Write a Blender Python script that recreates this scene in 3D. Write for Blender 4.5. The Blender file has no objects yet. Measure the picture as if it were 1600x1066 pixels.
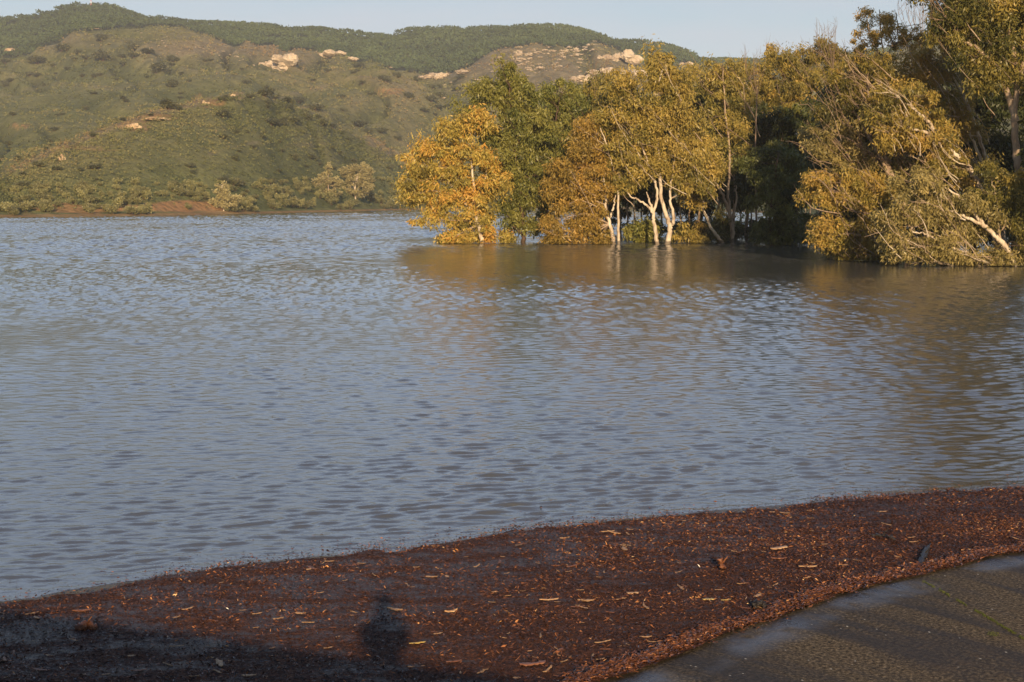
import bpy, math, random
import numpy as np
from mathutils import Vector, Matrix
R = math.radians
rng = np.random.default_rng(7)
random.seed(7)
sc = bpy.context.scene
COL = sc.collection

# ---------------------------------------------------------------- camera
H = 4.3            # eye height above the reservoir, m
F = 2222.0         # focal length in pixels of the 1600 px wide frame (50 mm)
PITCH = math.atan((533 - 314) / F)
cam_d = bpy.data.cameras.new('camera'); cam = bpy.data.objects.new('camera', cam_d); COL.objects.link(cam)
cam_d.sensor_width = 36.0; cam_d.lens = F / 1600 * 36.0
cam_d.clip_start = 0.05; cam_d.clip_end = 9000
cam.location = (0, 0, H); cam.rotation_euler = (math.pi / 2 - PITCH, 0, 0)
sc.camera = cam

def ray(px, py):
    u = (np.asarray(px, float) - 800); v = (533 - np.asarray(py, float))
    cp, sp = math.cos(PITCH), math.sin(PITCH)
    return u, F * cp + v * sp, -F * sp + v * cp
def at(px, py, Y):
    dx, dy, dz = ray(px, py)
    return np.stack([dx / dy * Y, np.broadcast_to(Y, np.shape(dx / dy)) * 1.0, H + dz / dy * Y], -1)
def wp(px, py, z=0.0):
    dx, dy, dz = ray(px, py)
    t = (z - H) / dz
    return np.stack([dx * t, dy * t, np.zeros_like(t) + z], -1)
def proj(p):
    x, y, z = p[..., 0], p[..., 1], p[..., 2] - H
    cp, sp = math.cos(PITCH), math.sin(PITCH)
    d = y * cp - z * sp; v = y * sp + z * cp
    return 800 + F * x / d, 533 - F * v / d

# ---------------------------------------------------------------- sun, sky, exposure
a = ray(603, 932); sv = Vector((float(a[0]), float(a[1]), float(a[2]))).normalized()   # the way the sunlight travels
SUN_EL = math.asin(-sv.z)
sun_d = bpy.data.lights.new('sun', 'SUN'); sun = bpy.data.objects.new('sun', sun_d); COL.objects.link(sun)
sun_d.energy = 5.0; sun_d.angle = R(0.55); sun_d.color = (1.0, 0.75, 0.47)
sun.rotation_euler = sv.to_track_quat('-Z', 'Y').to_euler(); sun.location = (0, -20, 30)
w = bpy.data.worlds.new('World'); sc.world = w; w.use_nodes = True
nt = w.node_tree; nt.nodes.clear()
def N(nt, typ, **kw):
    n = nt.nodes.new(typ)
    for k, v in kw.items():
        if k.startswith('_'): setattr(n, k[1:], v)
        else: n.inputs[k.replace('__', ' ')].default_value = v
    return n
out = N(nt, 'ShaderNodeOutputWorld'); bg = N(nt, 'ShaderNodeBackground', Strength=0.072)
sky = N(nt, 'ShaderNodeTexSky'); sky.sky_type = 'NISHITA'; sky.sun_disc = False
sky.sun_elevation = SUN_EL; sky.sun_rotation = math.atan2(-sv.x, -sv.y)
sky.air_density = 1.0; sky.dust_density = 0.6; sky.ozone_density = 2.0; sky.altitude = 100
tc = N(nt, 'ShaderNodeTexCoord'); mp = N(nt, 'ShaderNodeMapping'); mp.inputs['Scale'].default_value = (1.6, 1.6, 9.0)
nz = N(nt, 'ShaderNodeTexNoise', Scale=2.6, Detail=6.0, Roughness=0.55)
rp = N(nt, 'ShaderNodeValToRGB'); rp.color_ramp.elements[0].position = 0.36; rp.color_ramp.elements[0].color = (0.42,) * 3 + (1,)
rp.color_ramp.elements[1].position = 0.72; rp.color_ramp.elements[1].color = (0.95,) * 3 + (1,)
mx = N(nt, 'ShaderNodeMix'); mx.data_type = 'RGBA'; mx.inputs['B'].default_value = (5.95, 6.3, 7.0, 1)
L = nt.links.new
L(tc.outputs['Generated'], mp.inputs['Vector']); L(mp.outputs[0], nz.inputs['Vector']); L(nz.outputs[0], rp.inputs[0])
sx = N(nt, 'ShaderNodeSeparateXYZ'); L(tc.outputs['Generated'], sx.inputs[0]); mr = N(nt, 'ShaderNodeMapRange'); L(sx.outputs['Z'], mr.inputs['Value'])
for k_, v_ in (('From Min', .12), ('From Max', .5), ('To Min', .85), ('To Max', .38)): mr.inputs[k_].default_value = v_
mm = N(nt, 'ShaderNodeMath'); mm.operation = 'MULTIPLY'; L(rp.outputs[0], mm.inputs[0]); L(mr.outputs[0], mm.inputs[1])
# thin cloud over the hills, faded behind the viewer to cut fill light
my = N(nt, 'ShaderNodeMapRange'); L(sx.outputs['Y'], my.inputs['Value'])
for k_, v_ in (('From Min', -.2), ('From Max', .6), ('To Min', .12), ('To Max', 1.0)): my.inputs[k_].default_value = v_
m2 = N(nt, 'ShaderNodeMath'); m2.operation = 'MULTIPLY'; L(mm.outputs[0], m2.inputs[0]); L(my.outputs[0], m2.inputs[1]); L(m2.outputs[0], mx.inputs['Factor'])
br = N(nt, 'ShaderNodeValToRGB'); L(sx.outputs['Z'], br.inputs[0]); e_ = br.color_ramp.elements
e_[0].position = .14; e_[0].color = (.405, .402, .355, 1); e_[1].position = .26; e_[1].color = (.84, .97, 1, 1); q_ = e_.new(.6); q_.color = (.42, .6, .9, 1)  # unseen bright band above the frame, added to brighten the water
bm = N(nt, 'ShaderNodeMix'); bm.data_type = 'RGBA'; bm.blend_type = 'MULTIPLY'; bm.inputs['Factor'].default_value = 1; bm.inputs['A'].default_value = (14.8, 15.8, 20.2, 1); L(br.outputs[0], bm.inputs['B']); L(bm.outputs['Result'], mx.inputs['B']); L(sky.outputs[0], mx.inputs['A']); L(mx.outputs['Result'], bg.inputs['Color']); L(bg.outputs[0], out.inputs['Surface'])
sc.view_settings.view_transform = 'Standard'; sc.view_settings.look = 'None'; sc.view_settings.exposure = 0.55
sc.view_settings.gamma = 1.0; sc.view_settings.use_curve_mapping = False
sc.cycles.use_denoising = True
sc.cycles.max_bounces = 6; sc.cycles.diffuse_bounces = 2; sc.cycles.glossy_bounces = 3; sc.cycles.transmission_bounces = 2
sc.cycles.volume_bounces = 0; sc.cycles.transparent_max_bounces = 6

# ---------------------------------------------------------------- helpers
def _h(i, j, s):
    n = (i.astype(np.int64) * 374761393 + j.astype(np.int64) * 668265263 + s * 974711) & 0xffffffff
    n = ((n ^ (n >> 13)) * 1274126177) & 0xffffffff
    return ((n ^ (n >> 16)) & 0xffff) / 65535.0
def vn(x, y, s=0):
    x = np.asarray(x, float); y = np.asarray(y, float)
    i = np.floor(x); j = np.floor(y); u = x - i; v = y - j
    u = u * u * (3 - 2 * u); v = v * v * (3 - 2 * v)
    return ((_h(i, j, s) * (1 - u) + _h(i + 1, j, s) * u) * (1 - v) + (_h(i, j + 1, s) * (1 - u) + _h(i + 1, j + 1, s) * u) * v) * 2 - 1
def fbm(x, y, s=0, o=4):
    r = 0; am = 1.0
    for k in range(o):
        r = r + am * vn(x * 2 ** k + 13.7 * k, y * 2 ** k - 7.1 * k, s + k); am *= 0.5
    return r
def link(o, parent=None):
    COL.objects.link(o)
    if parent is not None: o.parent = parent
    return o
def tag(o, label=None, cat=None, group=None, kind=None):
    if label: o['label'] = label
    if cat: o['category'] = cat
    if group: o['group'] = group
    if kind: o['kind'] = kind
    return o
def mesh(name, verts, faces, mat, parent=None, attrs=None, smooth=False, uv=None):
    """faces: (n,k) int array, or a list of such arrays"""
    if isinstance(faces, np.ndarray): faces = [faces]
    verts = np.ascontiguousarray(verts, np.float32)
    me = bpy.data.meshes.new(name)
    nf = sum(len(f) for f in faces); nl = sum(f.size for f in faces)
    me.vertices.add(len(verts)); me.vertices.foreach_set('co', verts.ravel())
    me.loops.add(nl); me.polygons.add(nf)
    li = np.concatenate([f.ravel() for f in faces]).astype(np.int32)
    me.loops.foreach_set('vertex_index', li)
    tot = np.concatenate([np.full(len(f), f.shape[1]) for f in faces])
    st = np.concatenate([[0], np.cumsum(tot)[:-1]]).astype(np.int32)
    me.polygons.foreach_set('loop_start', st)
    me.polygons.foreach_set('use_smooth', np.full(nf, smooth))
    me.update(calc_edges=True)
    for k, v in (attrs or {}).items():
        at_ = me.attributes.new(k, 'FLOAT', 'POINT'); at_.data.foreach_set('value', np.ascontiguousarray(v, np.float32))
    if uv is not None:
        ul = me.uv_layers.new(name='uv'); ul.data.foreach_set('uv', np.ascontiguousarray(uv[li], np.float32).ravel())
    me.materials.append(mat)
    return link(bpy.data.objects.new(name, me), parent)
def grid_faces(nr, nc):
    i = np.arange(nr - 1)[:, None] * nc + np.arange(nc - 1)[None, :]
    return np.stack([i, i + 1, i + nc + 1, i + nc], -1).reshape(-1, 4)
def empty(name, loc, label=None, cat=None, group=None):
    o = bpy.data.objects.new(name, None); o.location = tuple(float(v) for v in loc); o.empty_display_size = 0.3
    link(o); tag(o, label, cat, group); return o

class Mat:
    def __init__(s, name):
        s.m = bpy.data.materials.new(name); s.m.use_nodes = True; s.nt = s.m.node_tree; s.nt.nodes.clear()
        s.out = s('ShaderNodeOutputMaterial')
    def __call__(s, t, **kw): return N(s.nt, t, **kw)
    def l(s, a, b): s.nt.links.new(a, b)
    def ramp(s, fac, stops, interp='LINEAR'):
        r = s('ShaderNodeValToRGB'); cr = r.color_ramp; cr.interpolation = interp
        while len(cr.elements) < len(stops): cr.elements.new(0.5)
        for e, (p, c) in zip(cr.elements, stops):
            e.position = p; e.color = tuple(c) + (1,) if hasattr(c, '__len__') else (c, c, c, 1)
        s.l(fac, r.inputs[0]); return r.outputs[0]
    def mix(s, f, a, b, mode='MIX'):
        m = s('ShaderNodeMix'); m.data_type = 'RGBA'; m.blend_type = mode
        for k, v in (('Factor', f), ('A', a), ('B', b)):
            if hasattr(v, 'is_output'): s.l(v, m.inputs[k])
            elif k == 'Factor': m.inputs[k].default_value = v
            else: m.inputs[k].default_value = tuple(v) + (1,)
        return m.outputs['Result']
    def noise(s, scale, detail=4, rough=0.55, vec=None, out=0):
        n = s('ShaderNodeTexNoise', Scale=scale, Detail=float(detail), Roughness=rough)
        if vec is not None: s.l(vec, n.inputs['Vector'])
        return n.outputs[out]
    def attr(s, name):
        a = s('ShaderNodeAttribute'); a.attribute_name = name; return a.outputs['Fac']
    def pos(s, scale=(1, 1, 1)):
        g = s('ShaderNodeNewGeometry'); m = s('ShaderNodeMapping'); m.inputs['Scale'].default_value = scale
        s.l(g.outputs['Position'], m.inputs['Vector']); return m.outputs[0]
    def obj(s, scale=(1, 1, 1)):
        g = s('ShaderNodeTexCoord'); m = s('ShaderNodeMapping'); m.inputs['Scale'].default_value = scale
        s.l(g.outputs['Object'], m.inputs['Vector']); return m.outputs[0]
    def math(s, op, a, b=0.0, clamp=False):
        m = s('ShaderNodeMath'); m.operation = op; m.use_clamp = clamp
        for i, v in enumerate((a, b)):
            if hasattr(v, 'is_output'): s.l(v, m.inputs[i])
            else: m.inputs[i].default_value = v
        return m.outputs[0]
    def bump(s, h, strength, dist, normal=None):
        b = s('ShaderNodeBump', Strength=strength, Distance=dist); s.l(h, b.inputs['Height'])
        if normal is not None: s.l(normal, b.inputs['Normal'])
        return b.outputs[0]
    def bsdf(s, color, rough=0.6, spec=0.5, normal=None, ior=None):
        p = s('ShaderNodeBsdfPrincipled')
        for k, v in (('Base Color', color), ('Roughness', rough), ('Specular IOR Level', spec)):
            if hasattr(v, 'is_output'): s.l(v, p.inputs[k])
            elif k == 'Base Color': p.inputs[k].default_value = tuple(v) + (1,)
            else: p.inputs[k].default_value = v
        if ior: p.inputs['IOR'].default_value = ior
        if normal is not None: s.l(normal, p.inputs['Normal'])
        return p.outputs[0]
    def done(s, sh): s.l(sh, s.out.inputs['Surface']); return s.m

def leaf_mat(name, stops, trans=0.3, var=0.10):
    m = Mat(name); c = m.ramp(m.attr('tint'), stops)
    hs = m('ShaderNodeHueSaturation'); m.l(c, hs.inputs['Color'])
    oi = m('ShaderNodeObjectInfo'); v = m('ShaderNodeMapRange'); v.inputs['To Min'].default_value = 1 - var; v.inputs['To Max'].default_value = 1 + var
    m.l(oi.outputs['Random'], v.inputs['Value']); m.l(v.outputs[0], hs.inputs['Value'])
    b = m.bsdf(hs.outputs[0], 0.45, 0.35)
    t = m('ShaderNodeBsdfTranslucent'); m.l(hs.outputs[0], t.inputs['Color'])
    x = m('ShaderNodeMixShader', Fac=trans); m.l(b, x.inputs[1]); m.l(t.outputs[0], x.inputs[2])
    return m.done(x.outputs[0])
def bark_mat(name, stops, scale=6):
    m = Mat(name); n = m.noise(scale, 5, 0.6, m.obj((1, 1, 0.18)))
    n2 = m.noise(1.2, 3, 0.6, m.obj((1, 1, 0.5)))
    c = m.ramp(m.math('ADD', m.math('MULTIPLY', n, 0.45), m.math('MULTIPLY', n2, 0.55)), stops)
    g_ = m('ShaderNodeNewGeometry'); sp_z = m('ShaderNodeSeparateXYZ'); m.l(g_.outputs['Position'], sp_z.inputs[0])
    wet_ = m.math('ADD', sp_z.outputs['Z'], m.math('MULTIPLY', n, -.5))
    c = m.mix(m.ramp(wet_, [(.0, .75), (.12, 0.)]), c, (.05, .035, .022))
    return m.done(m.bsdf(c, 0.75, 0.2, m.bump(n, 0.5, 0.03)))
M = {}
M['gold'] = leaf_mat('leaves_gold', [(0, (.09, .078, .022)), (.3, (.25, .205, .05)), (.65, (.425, .325, .07)), (1, (.53, .29, .06))])
M['straw'] = leaf_mat('leaves_straw', [(0, (0.0732, 0.0671, 0.0171)), (.35, (0.2074, 0.1708, 0.0366)), (.7, (0.3416, 0.2501, 0.0549)), (1, (0.4392, 0.2806, 0.0671))])
M['amber'] = leaf_mat('leaves_amber', [(0, (0.0854, 0.0671, 0.0195)), (.4, (0.2684, 0.1891, 0.0415)), (1, (0.4636, 0.2806, 0.0610))])
M['olive'] = leaf_mat('leaves_olive', [(0, (0.0610, 0.0671, 0.0171)), (.35, (0.1830, 0.1586, 0.0366)), (.7, (0.3172, 0.2440, 0.0549)), (1, (0.4270, 0.3050, 0.0732))])
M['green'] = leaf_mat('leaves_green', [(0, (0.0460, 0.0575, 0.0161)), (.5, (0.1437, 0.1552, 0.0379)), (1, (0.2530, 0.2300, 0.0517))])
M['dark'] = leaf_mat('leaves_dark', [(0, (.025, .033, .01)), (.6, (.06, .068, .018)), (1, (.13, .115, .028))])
M['khaki'] = leaf_mat('leaves_khaki', [(0, (0.0976, 0.0854, 0.0293)), (.4, (0.2318, 0.1891, 0.0610)), (1, (0.3904, 0.3050, 0.1098))])
M['white_bark'] = bark_mat('bark_white', [(.36, (.12, .08, .05)), (.45, (.36, .28, .2)), (.54, (.5, .42, .31)), (.68, (.6, .53, .42))])
M['pale_bark'] = bark_mat('bark_pale', [(.3, (.12, .075, .05)), (.5, (.3, .22, .15)), (.7, (.45, .36, .26))])
M['dark_bark'] = bark_mat('bark_dark', [(.3, (.035, .022, .015)), (.6, (.09, .055, .035)), (.8, (.14, .1, .07))])
M['twig'] = bark_mat('bark_twig', [(.3, (.12, .08, .055)), (.6, (.24, .17, .12))])

M['pale_leaf'] = leaf_mat('leaves_pale', [(0, (.13, .115, .05)), (.5, (.34, .29, .13)), (1, (.52, .44, .2))])
# ---------------------------------------------------------------- hills
def curve(pts, x, sm=18):
    pts = sorted(pts); xs = [p[0] for p in pts]; ys = [p[1] for p in pts]
    y = np.interp(x, xs, ys)
    k = np.exp(-np.linspace(-2, 2, 2 * sm + 1) ** 2); k /= k.sum()
    return np.convolve(np.pad(y, sm, mode='edge'), k, mode='valid')
NC = 1100
PX = np.linspace(-620, 2300, NC)
shore = curve([(-620, 352), (-200, 343), (0, 340), (200, 338), (400, 334), (560, 330), (640, 328), (800, 326), (1050, 326), (1200, 333), (1330, 345), (1600, 362), (2300, 385)], PX, 14)
Ysh = H * F / (shore - 314)
spur = curve([(-620, 315), (-200, 305), (0, 272), (60, 243), (100, 225), (200, 188), (260, 170), (300, 160), (350, 146), (375, 139), (410, 140), (450, 152), (500, 176), (560, 205), (600, 226), (650, 256), (700, 285), (760, 300), (1100, 300), (1200, 290), (1400, 280), (2300, 250)], PX, 5)
Ysp = curve([(-620, 400), (0, 440), (100, 490), (200, 550), (375, 650), (500, 730), (650, 850), (760, 980), (1050, 1000), (1200, 750), (1400, 480), (2300, 360)], PX, 10)
Ysp = np.maximum(Ysp, Ysh + 30)
mid = curve([(-620, 170), (0, 160), (200, 120), (330, 112), (400, 118), (480, 132), (553, 122), (600, 115), (640, 125), (700, 150), (760, 160), (850, 150), (1000, 160), (1300, 150), (2300, 130)], PX, 8)
crest = curve([(-620, 120), (-200, 100), (0, 80), (60, 79), (95, 72), (115, 46), (130, 38), (200, 40), (280, 50), (340, 62), (400, 70), (460, 82), (520, 86), (570, 97), (620, 112), (680, 122), (715, 110), (750, 90), (800, 75), (870, 66), (915, 68), (965, 84), (1010, 106), (1060, 100), (1100, 106), (1300, 96), (1430, 72), (1600, 60), (2300, 90)], PX, 3)
skyl = curve([(-620, 90), (-200, 52), (0, 33), (50, 22), (95, 14), (127, 9), (140, 13), (160, 11), (190, 12), (240, 28), (300, 36), (400, 41), (500, 47), (560, 51), (618, 54), (635, 46), (690, 44), (740, 47), (800, 42), (835, 38), (880, 44), (950, 60), (1000, 68), (1050, 75), (1090, 88), (1150, 96), (1250, 95), (1350, 82), (1450, 60), (1600, 55), (2300, 80)], PX, 3) + 3
rows_Y = np.stack([Ysh - 60, Ysh - 6, Ysh, Ysh + 14, 0.5 * (Ysh + Ysp), Ysp, Ysp + 70, 0 * PX + 1130, 0 * PX + 1380, 0 * PX + 1450, 0 * PX + 1860, 0 * PX + 2400])
def zof(py, Y):
    dx, dy, dz = ray(PX, py); return H + dz / dy * Y
gapd = np.clip((PX - 20) / 200, 0, 1) * np.clip((900 - PX) / 150, 0, 1)
rows_z = np.stack([0 * PX - 8, 0 * PX - 0.6, 0 * PX, 0 * PX + 1.2, 0.52 * zof(spur, Ysp) , zof(spur, Ysp), zof(spur, Ysp) - 14 * gapd + 4 * (1 - gapd), zof(mid, 1130), zof(crest, 1380), zof(crest, 1380) - 5, zof(skyl, 1860), zof(skyl, 1860) - 60])
seg = [2, 4, 8, 60, 110, 26, 110, 90, 10, 90, 8]
Yg, Zg, lay = [], [], []
for k, n in enumerate(seg):
    t = np.arange(n) / n
    Yg.append(rows_Y[k] + (rows_Y[k + 1] - rows_Y[k]) * t[:, None]); Zg.append(rows_z[k] + (rows_z[k + 1] - rows_z[k]) * t[:, None]); lay.append(k + t)
Yg.append(rows_Y[-1:]); Zg.append(rows_z[-1:]); lay.append([len(seg)])
Yg = np.concatenate(Yg); Zg = np.concatenate(Zg); lay = np.concatenate(lay)
NR = len(Yg)
for it in range(3):   # soften the creases between layers (land rows only)
    for A in (Zg,):
        B = A.copy()
        for k in range(-7, 8):
            if k: B[18:-20] += A[18 + k:NR - 20 + k]
        A[18:-20] = B[18:-20] / 15
dxr = ray(PX, 200); Xg = dxr[0] / dxr[1] * Yg
lw = np.clip((lay - 3) / 1.5, 0, 1)[:, None] * np.clip((11.5 - lay) / 1.5, 0, 1)[:, None] * np.where(lay > 8, .3, 1)[:, None]
sc_ = Yg / 1000
az = Xg / Yg
gul = -np.abs(fbm(az * 24 + Yg / 300 + 1.1 * vn(Xg / 150, Yg / 150, 5), Yg / 260, 11, 3)) ; gul = -(1 - np.abs(gul).clip(0, 1)) ** 3.2
Zg = Zg + lw * (gul * 11 * sc_ ** 1.1 + 3.5 * sc_ + fbm(Xg / 45, Yg / 60, 21, 4) * 2.2 * sc_ + fbm(Xg / 7, Yg / 9, 31, 3) * 0.7)
TV = np.stack([Xg, Yg, Zg], -1)
tpx, tpy = proj(TV)
gv = np.clip(-gul * 1.4 - .15, 0, .8) * (lay[:, None] > 3)  # mask for the gully shade painted into ground and scrub colour
TPY = np.minimum.accumulate(np.where(lay[:, None] < 2, 9999, tpy), axis=0)
def hit(px, py):
    """ground point seen at a pixel of the photograph"""
    c = int(np.clip(round((px + 620) / 2920 * (NC - 1)), 0, NC - 1))
    r = int(np.argmax(TPY[:, c] <= py))
    if TPY[r, c] > py: return None
    return TV[r, c], r, c
forest = np.clip((lay - 8.15) * 6, 0, 1)[:, None] * np.ones(NC)
def blob(px, py, rx, ry, seed=0):
    d = ((tpx - px) / rx) ** 2 + ((tpy - py) / ry) ** 2
    return np.clip(1.5 - d + 1.2 * fbm(tpx / (rx * .5), tpy / (ry * .6), 70 + seed, 3), 0, 1)
soil = blob(598, 143, 9, 4, 1) * .8 + blob(615, 143, 14, 4, 2) * .6 + blob(30, 197, 16, 3, 3) * .8 + blob(265, 324, 60, 10, 4) + blob(330, 327, 45, 5, 8) + blob(110, 326, 70, 7, 5) * .8 + blob(210, 197, 24, 9, 6) * .55 + blob(250, 183, 26, 4, 7) * .6 + blob(325, 158, 20, 8, 9) * .6 + blob(130, 232, 50, 4, 10) * .4 + blob(370, 150, 12, 5, 11) * .5
soil = soil * (lay[:, None] > 2) * (lay[:, None] < 8)
soil = np.maximum(soil, (lay[:, None] > 1) * (lay[:, None] < 2.6) * 0.7)
bare = np.clip(np.exp(-((tpx - 330) / 130) ** 2 - ((tpy - 85) / 26) ** 2) * 1.6, 0, 1) + np.exp(-((tpx - 790) / 110) ** 2 - ((tpy - 110) / 45) ** 2) * 1.4 + np.exp(-((tpx - 960) / 120) ** 2 - ((tpy - 130) / 50) ** 2) + np.exp(-((tpx - 110) / 60) ** 2 - ((tpy - 62) / 18) ** 2) + .5 * np.exp(-((tpx - 460) / 60) ** 2 - ((tpy - 100) / 14) ** 2)
bare = bare + .55 * np.clip(fbm(az * 30 + 7, Yg / 180, 95, 3) - .15, 0, 1) * (lay[:, None] > 5.2) * (1 - gv) + 1.2 * np.exp(-((tpy - spur - 3) / 5) ** 2) * (PX < 660) * (np.abs(lay[:, None] - 5) < .9)  # ridges and spur crest paled in colour, in place of light on the relief
def ridge(pts, w_):
    f = np.zeros_like(tpx)
    for (x0, y0), (x1, y1) in zip(pts[:-1], pts[1:]):
        t = np.clip(((tpx - x0) * (x1 - x0) + (tpy - y0) * (y1 - y0)) / ((x1 - x0) ** 2 + (y1 - y0) ** 2), 0, 1)
        f = np.maximum(f, np.exp(-((tpx - x0 - t * (x1 - x0)) ** 2 * .3 + (tpy - y0 - t * (y1 - y0)) ** 2) / w_ ** 2))
    return f * (lay[:, None] > 3) * (lay[:, None] < 8) * np.clip(.8 + .7 * fbm(tpx / 22, tpy / 9, 97, 3), 0, 1.3)
bare = bare + .9 * ridge([(375, 160), (440, 150), (480, 143), (520, 131), (553, 122), (600, 113)], 3.5) + .8 * ridge([(500, 190), (560, 216), (610, 242), (650, 268)], 3.5) + .7 * ridge([(330, 240), (400, 222), (470, 228), (530, 222)], 3) + .7 * ridge([(0, 150), (90, 132), (180, 138), (250, 128)], 4)
green = .55 * (lay[:, None] > 5.7) * (lay[:, None] < 7.4) * (PX < 420) + np.clip(1.1 - (tpy < 300) * (300 - tpy) / 60 + .0, 0, 1) * (lay[:, None] < 5)
m = Mat('hillside')
p = m.pos()
n1 = m.noise(0.012, 5, 0.6, p); n2 = m.noise(0.09, 5, 0.65, p); n3 = m.noise(0.45, 4, 0.7, p)
cs = m.ramp(n1, [(.35, (0.175, 0.143, 0.071)), (.5, (0.157, 0.148, 0.062)), (.65, (0.114, 0.133, 0.046))])
cd = m.ramp(n2, [(.3, (0.070, 0.082, 0.032)), (.5, (0.157, 0.148, 0.062)), (.7, (0.236, 0.204, 0.093))])
c = m.mix(0.55, cs, cd)
c = m.mix(m.math('MULTIPLY', m.attr('bare'), 0.75, True), c, m.ramp(n2, [(.35, (0.166, 0.122, 0.079)), (.65, (0.280, 0.219, 0.137))]))
c = m.mix(m.math('MULTIPLY', m.attr('green'), 0.6, True), c, m.ramp(n2, [(.35, (0.070, 0.092, 0.026)), (.65, (0.166, 0.184, 0.058))]))
c = m.mix(m.math('MULTIPLY', m.attr('gully_shade'), .85, True), c, m.ramp(n2, [(.35, (0.039, 0.053, 0.018)), (.65, (0.096, 0.107, 0.037))]))  # gullies: greener scrub colour, plus relief shade put into the colour
c = m.mix(m.attr('forest'), c, (0.033, 0.045, 0.019))
c = m.mix(m.math('MULTIPLY', m.attr('soil'), 1.0, True), c, m.ramp(n2, [(.3, (0.242, 0.120, 0.052)), (.6, (0.391, 0.220, 0.095)), (.75, (0.465, 0.330, 0.171))]))
c = m.mix(m.ramp(n3, [(.4, 0.0), (.62, 0.5)]), c, (0.047, 0.045, 0.021))
M['hill'] = m.done(m.bsdf(c, 0.95, 0.1, m.bump(n3, 0.6, 1.2)))
hill = mesh('hills', TV.reshape(-1, 3), grid_faces(NR, NC), M['hill'], smooth=True, attrs={'gully_shade': gv.ravel(), 'forest': forest.ravel(), 'soil': soil.ravel(), 'bare': np.clip(bare, 0, 1).ravel(), 'green': green.ravel()})
tag(hill, 'scrub covered brown and green hills rising beyond the reservoir', kind='structure')

# leaf clouds ----------------------------------------------------------------
def leaves(cent, n_per, spread, size, aspect, droop=0.6, tint=None, tvar=0.18, seed=0, power=.45):
    """many leaf-sized kites round each centre; returns verts, faces, tint"""
    g = np.random.default_rng(seed)
    n = len(cent) * n_per
    c = np.repeat(cent, n_per, 0)
    v = g.normal(size=(n, 3)); v /= np.linalg.norm(v, axis=1)[:, None]
    v *= (g.random(n) ** power)[:, None]
    sp = np.repeat(spread, n_per, 0) if np.ndim(spread) == 2 and len(spread) == len(cent) else spread
    pos = c + v * sp
    d = g.normal(size=(n, 3)); d[:, 2] = d[:, 2] * 0.6 - droop * 1.3; d /= np.linalg.norm(d, axis=1)[:, None]
    q = g.normal(size=(n, 3)); wv = np.cross(d, q); wv /= np.linalg.norm(wv, axis=1)[:, None]
    s = (np.repeat(size, n_per) if np.ndim(size) else size) * g.uniform(.6, 1.35, n)
    Ld = d * s[:, None]; Wd = wv * (s * aspect * .5)[:, None]
    V = np.stack([pos, pos + .45 * Ld + Wd, pos + Ld, pos + .45 * Ld - Wd], 1).reshape(-1, 3)
    Fc = np.arange(n * 4).reshape(-1, 4)
    T = np.repeat(tint, n_per) if tint is not None else np.full(n, .5)
    T = np.clip(T + g.normal(size=n) * tvar, 0, 1)
    return V, Fc, np.repeat(T, 4)

def tube(path, rad, sides=6):
    path = np.asarray(path, float); n = len(path)
    t = np.gradient(path, axis=0); t /= np.linalg.norm(t, axis=1)[:, None] + 1e-9
    up = np.where(np.abs(t[:, 2:3]) > .9, [[1., 0, 0]], [[0, 0, 1.]])
    a_ = np.cross(t, up); a_ /= np.linalg.norm(a_, axis=1)[:, None] + 1e-9; b_ = np.cross(t, a_)
    th = np.arange(sides) / sides * 2 * math.pi
    V = path[:, None] + (a_[:, None] * np.cos(th)[None, :, None] + b_[:, None] * np.sin(th)[None, :, None]) * np.asarray(rad)[:, None, None]
    i = np.arange(n - 1)[:, None] * sides; j = np.arange(sides)[None]; j2 = (j + 1) % sides
    Fc = np.stack([i + j, i + j2, i + sides + j2, i + sides + j], -1).reshape(-1, 4)
    return V.reshape(-1, 3), Fc
class Tubes:
    def __init__(s): s.V = []; s.F = []; s.n = 0
    def add(s, path, rad, sides=6):
        v, f = tube(path, rad, sides); s.V.append(v); s.F.append(f + s.n); s.n += len(v)
    def build(s, name, mat, parent, org): return mesh(name, np.concatenate(s.V) - org, np.concatenate(s.F), mat, parent, smooth=True)
def spline(pts, n):
    pts = np.asarray(pts, float)
    if len(pts) < 3:
        t = np.linspace(0, 1, n)[:, None]; return pts[0] * (1 - t) + pts[-1] * t
    P = np.vstack([2 * pts[0] - pts[1], pts, 2 * pts[-1] - pts[-2]])
    o = []; m_ = len(pts) - 1
    for t in np.linspace(0, m_, n):
        k = min(int(t), m_ - 1); u = t - k; a0, a1, a2, a3 = P[k:k + 4]
        o.append(.5 * (2 * a1 + (a2 - a0) * u + (2 * a0 - 5 * a1 + 4 * a2 - a3) * u * u + (3 * a1 - a0 - 3 * a2 + a3) * u ** 3))
    return np.array(o)

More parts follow.
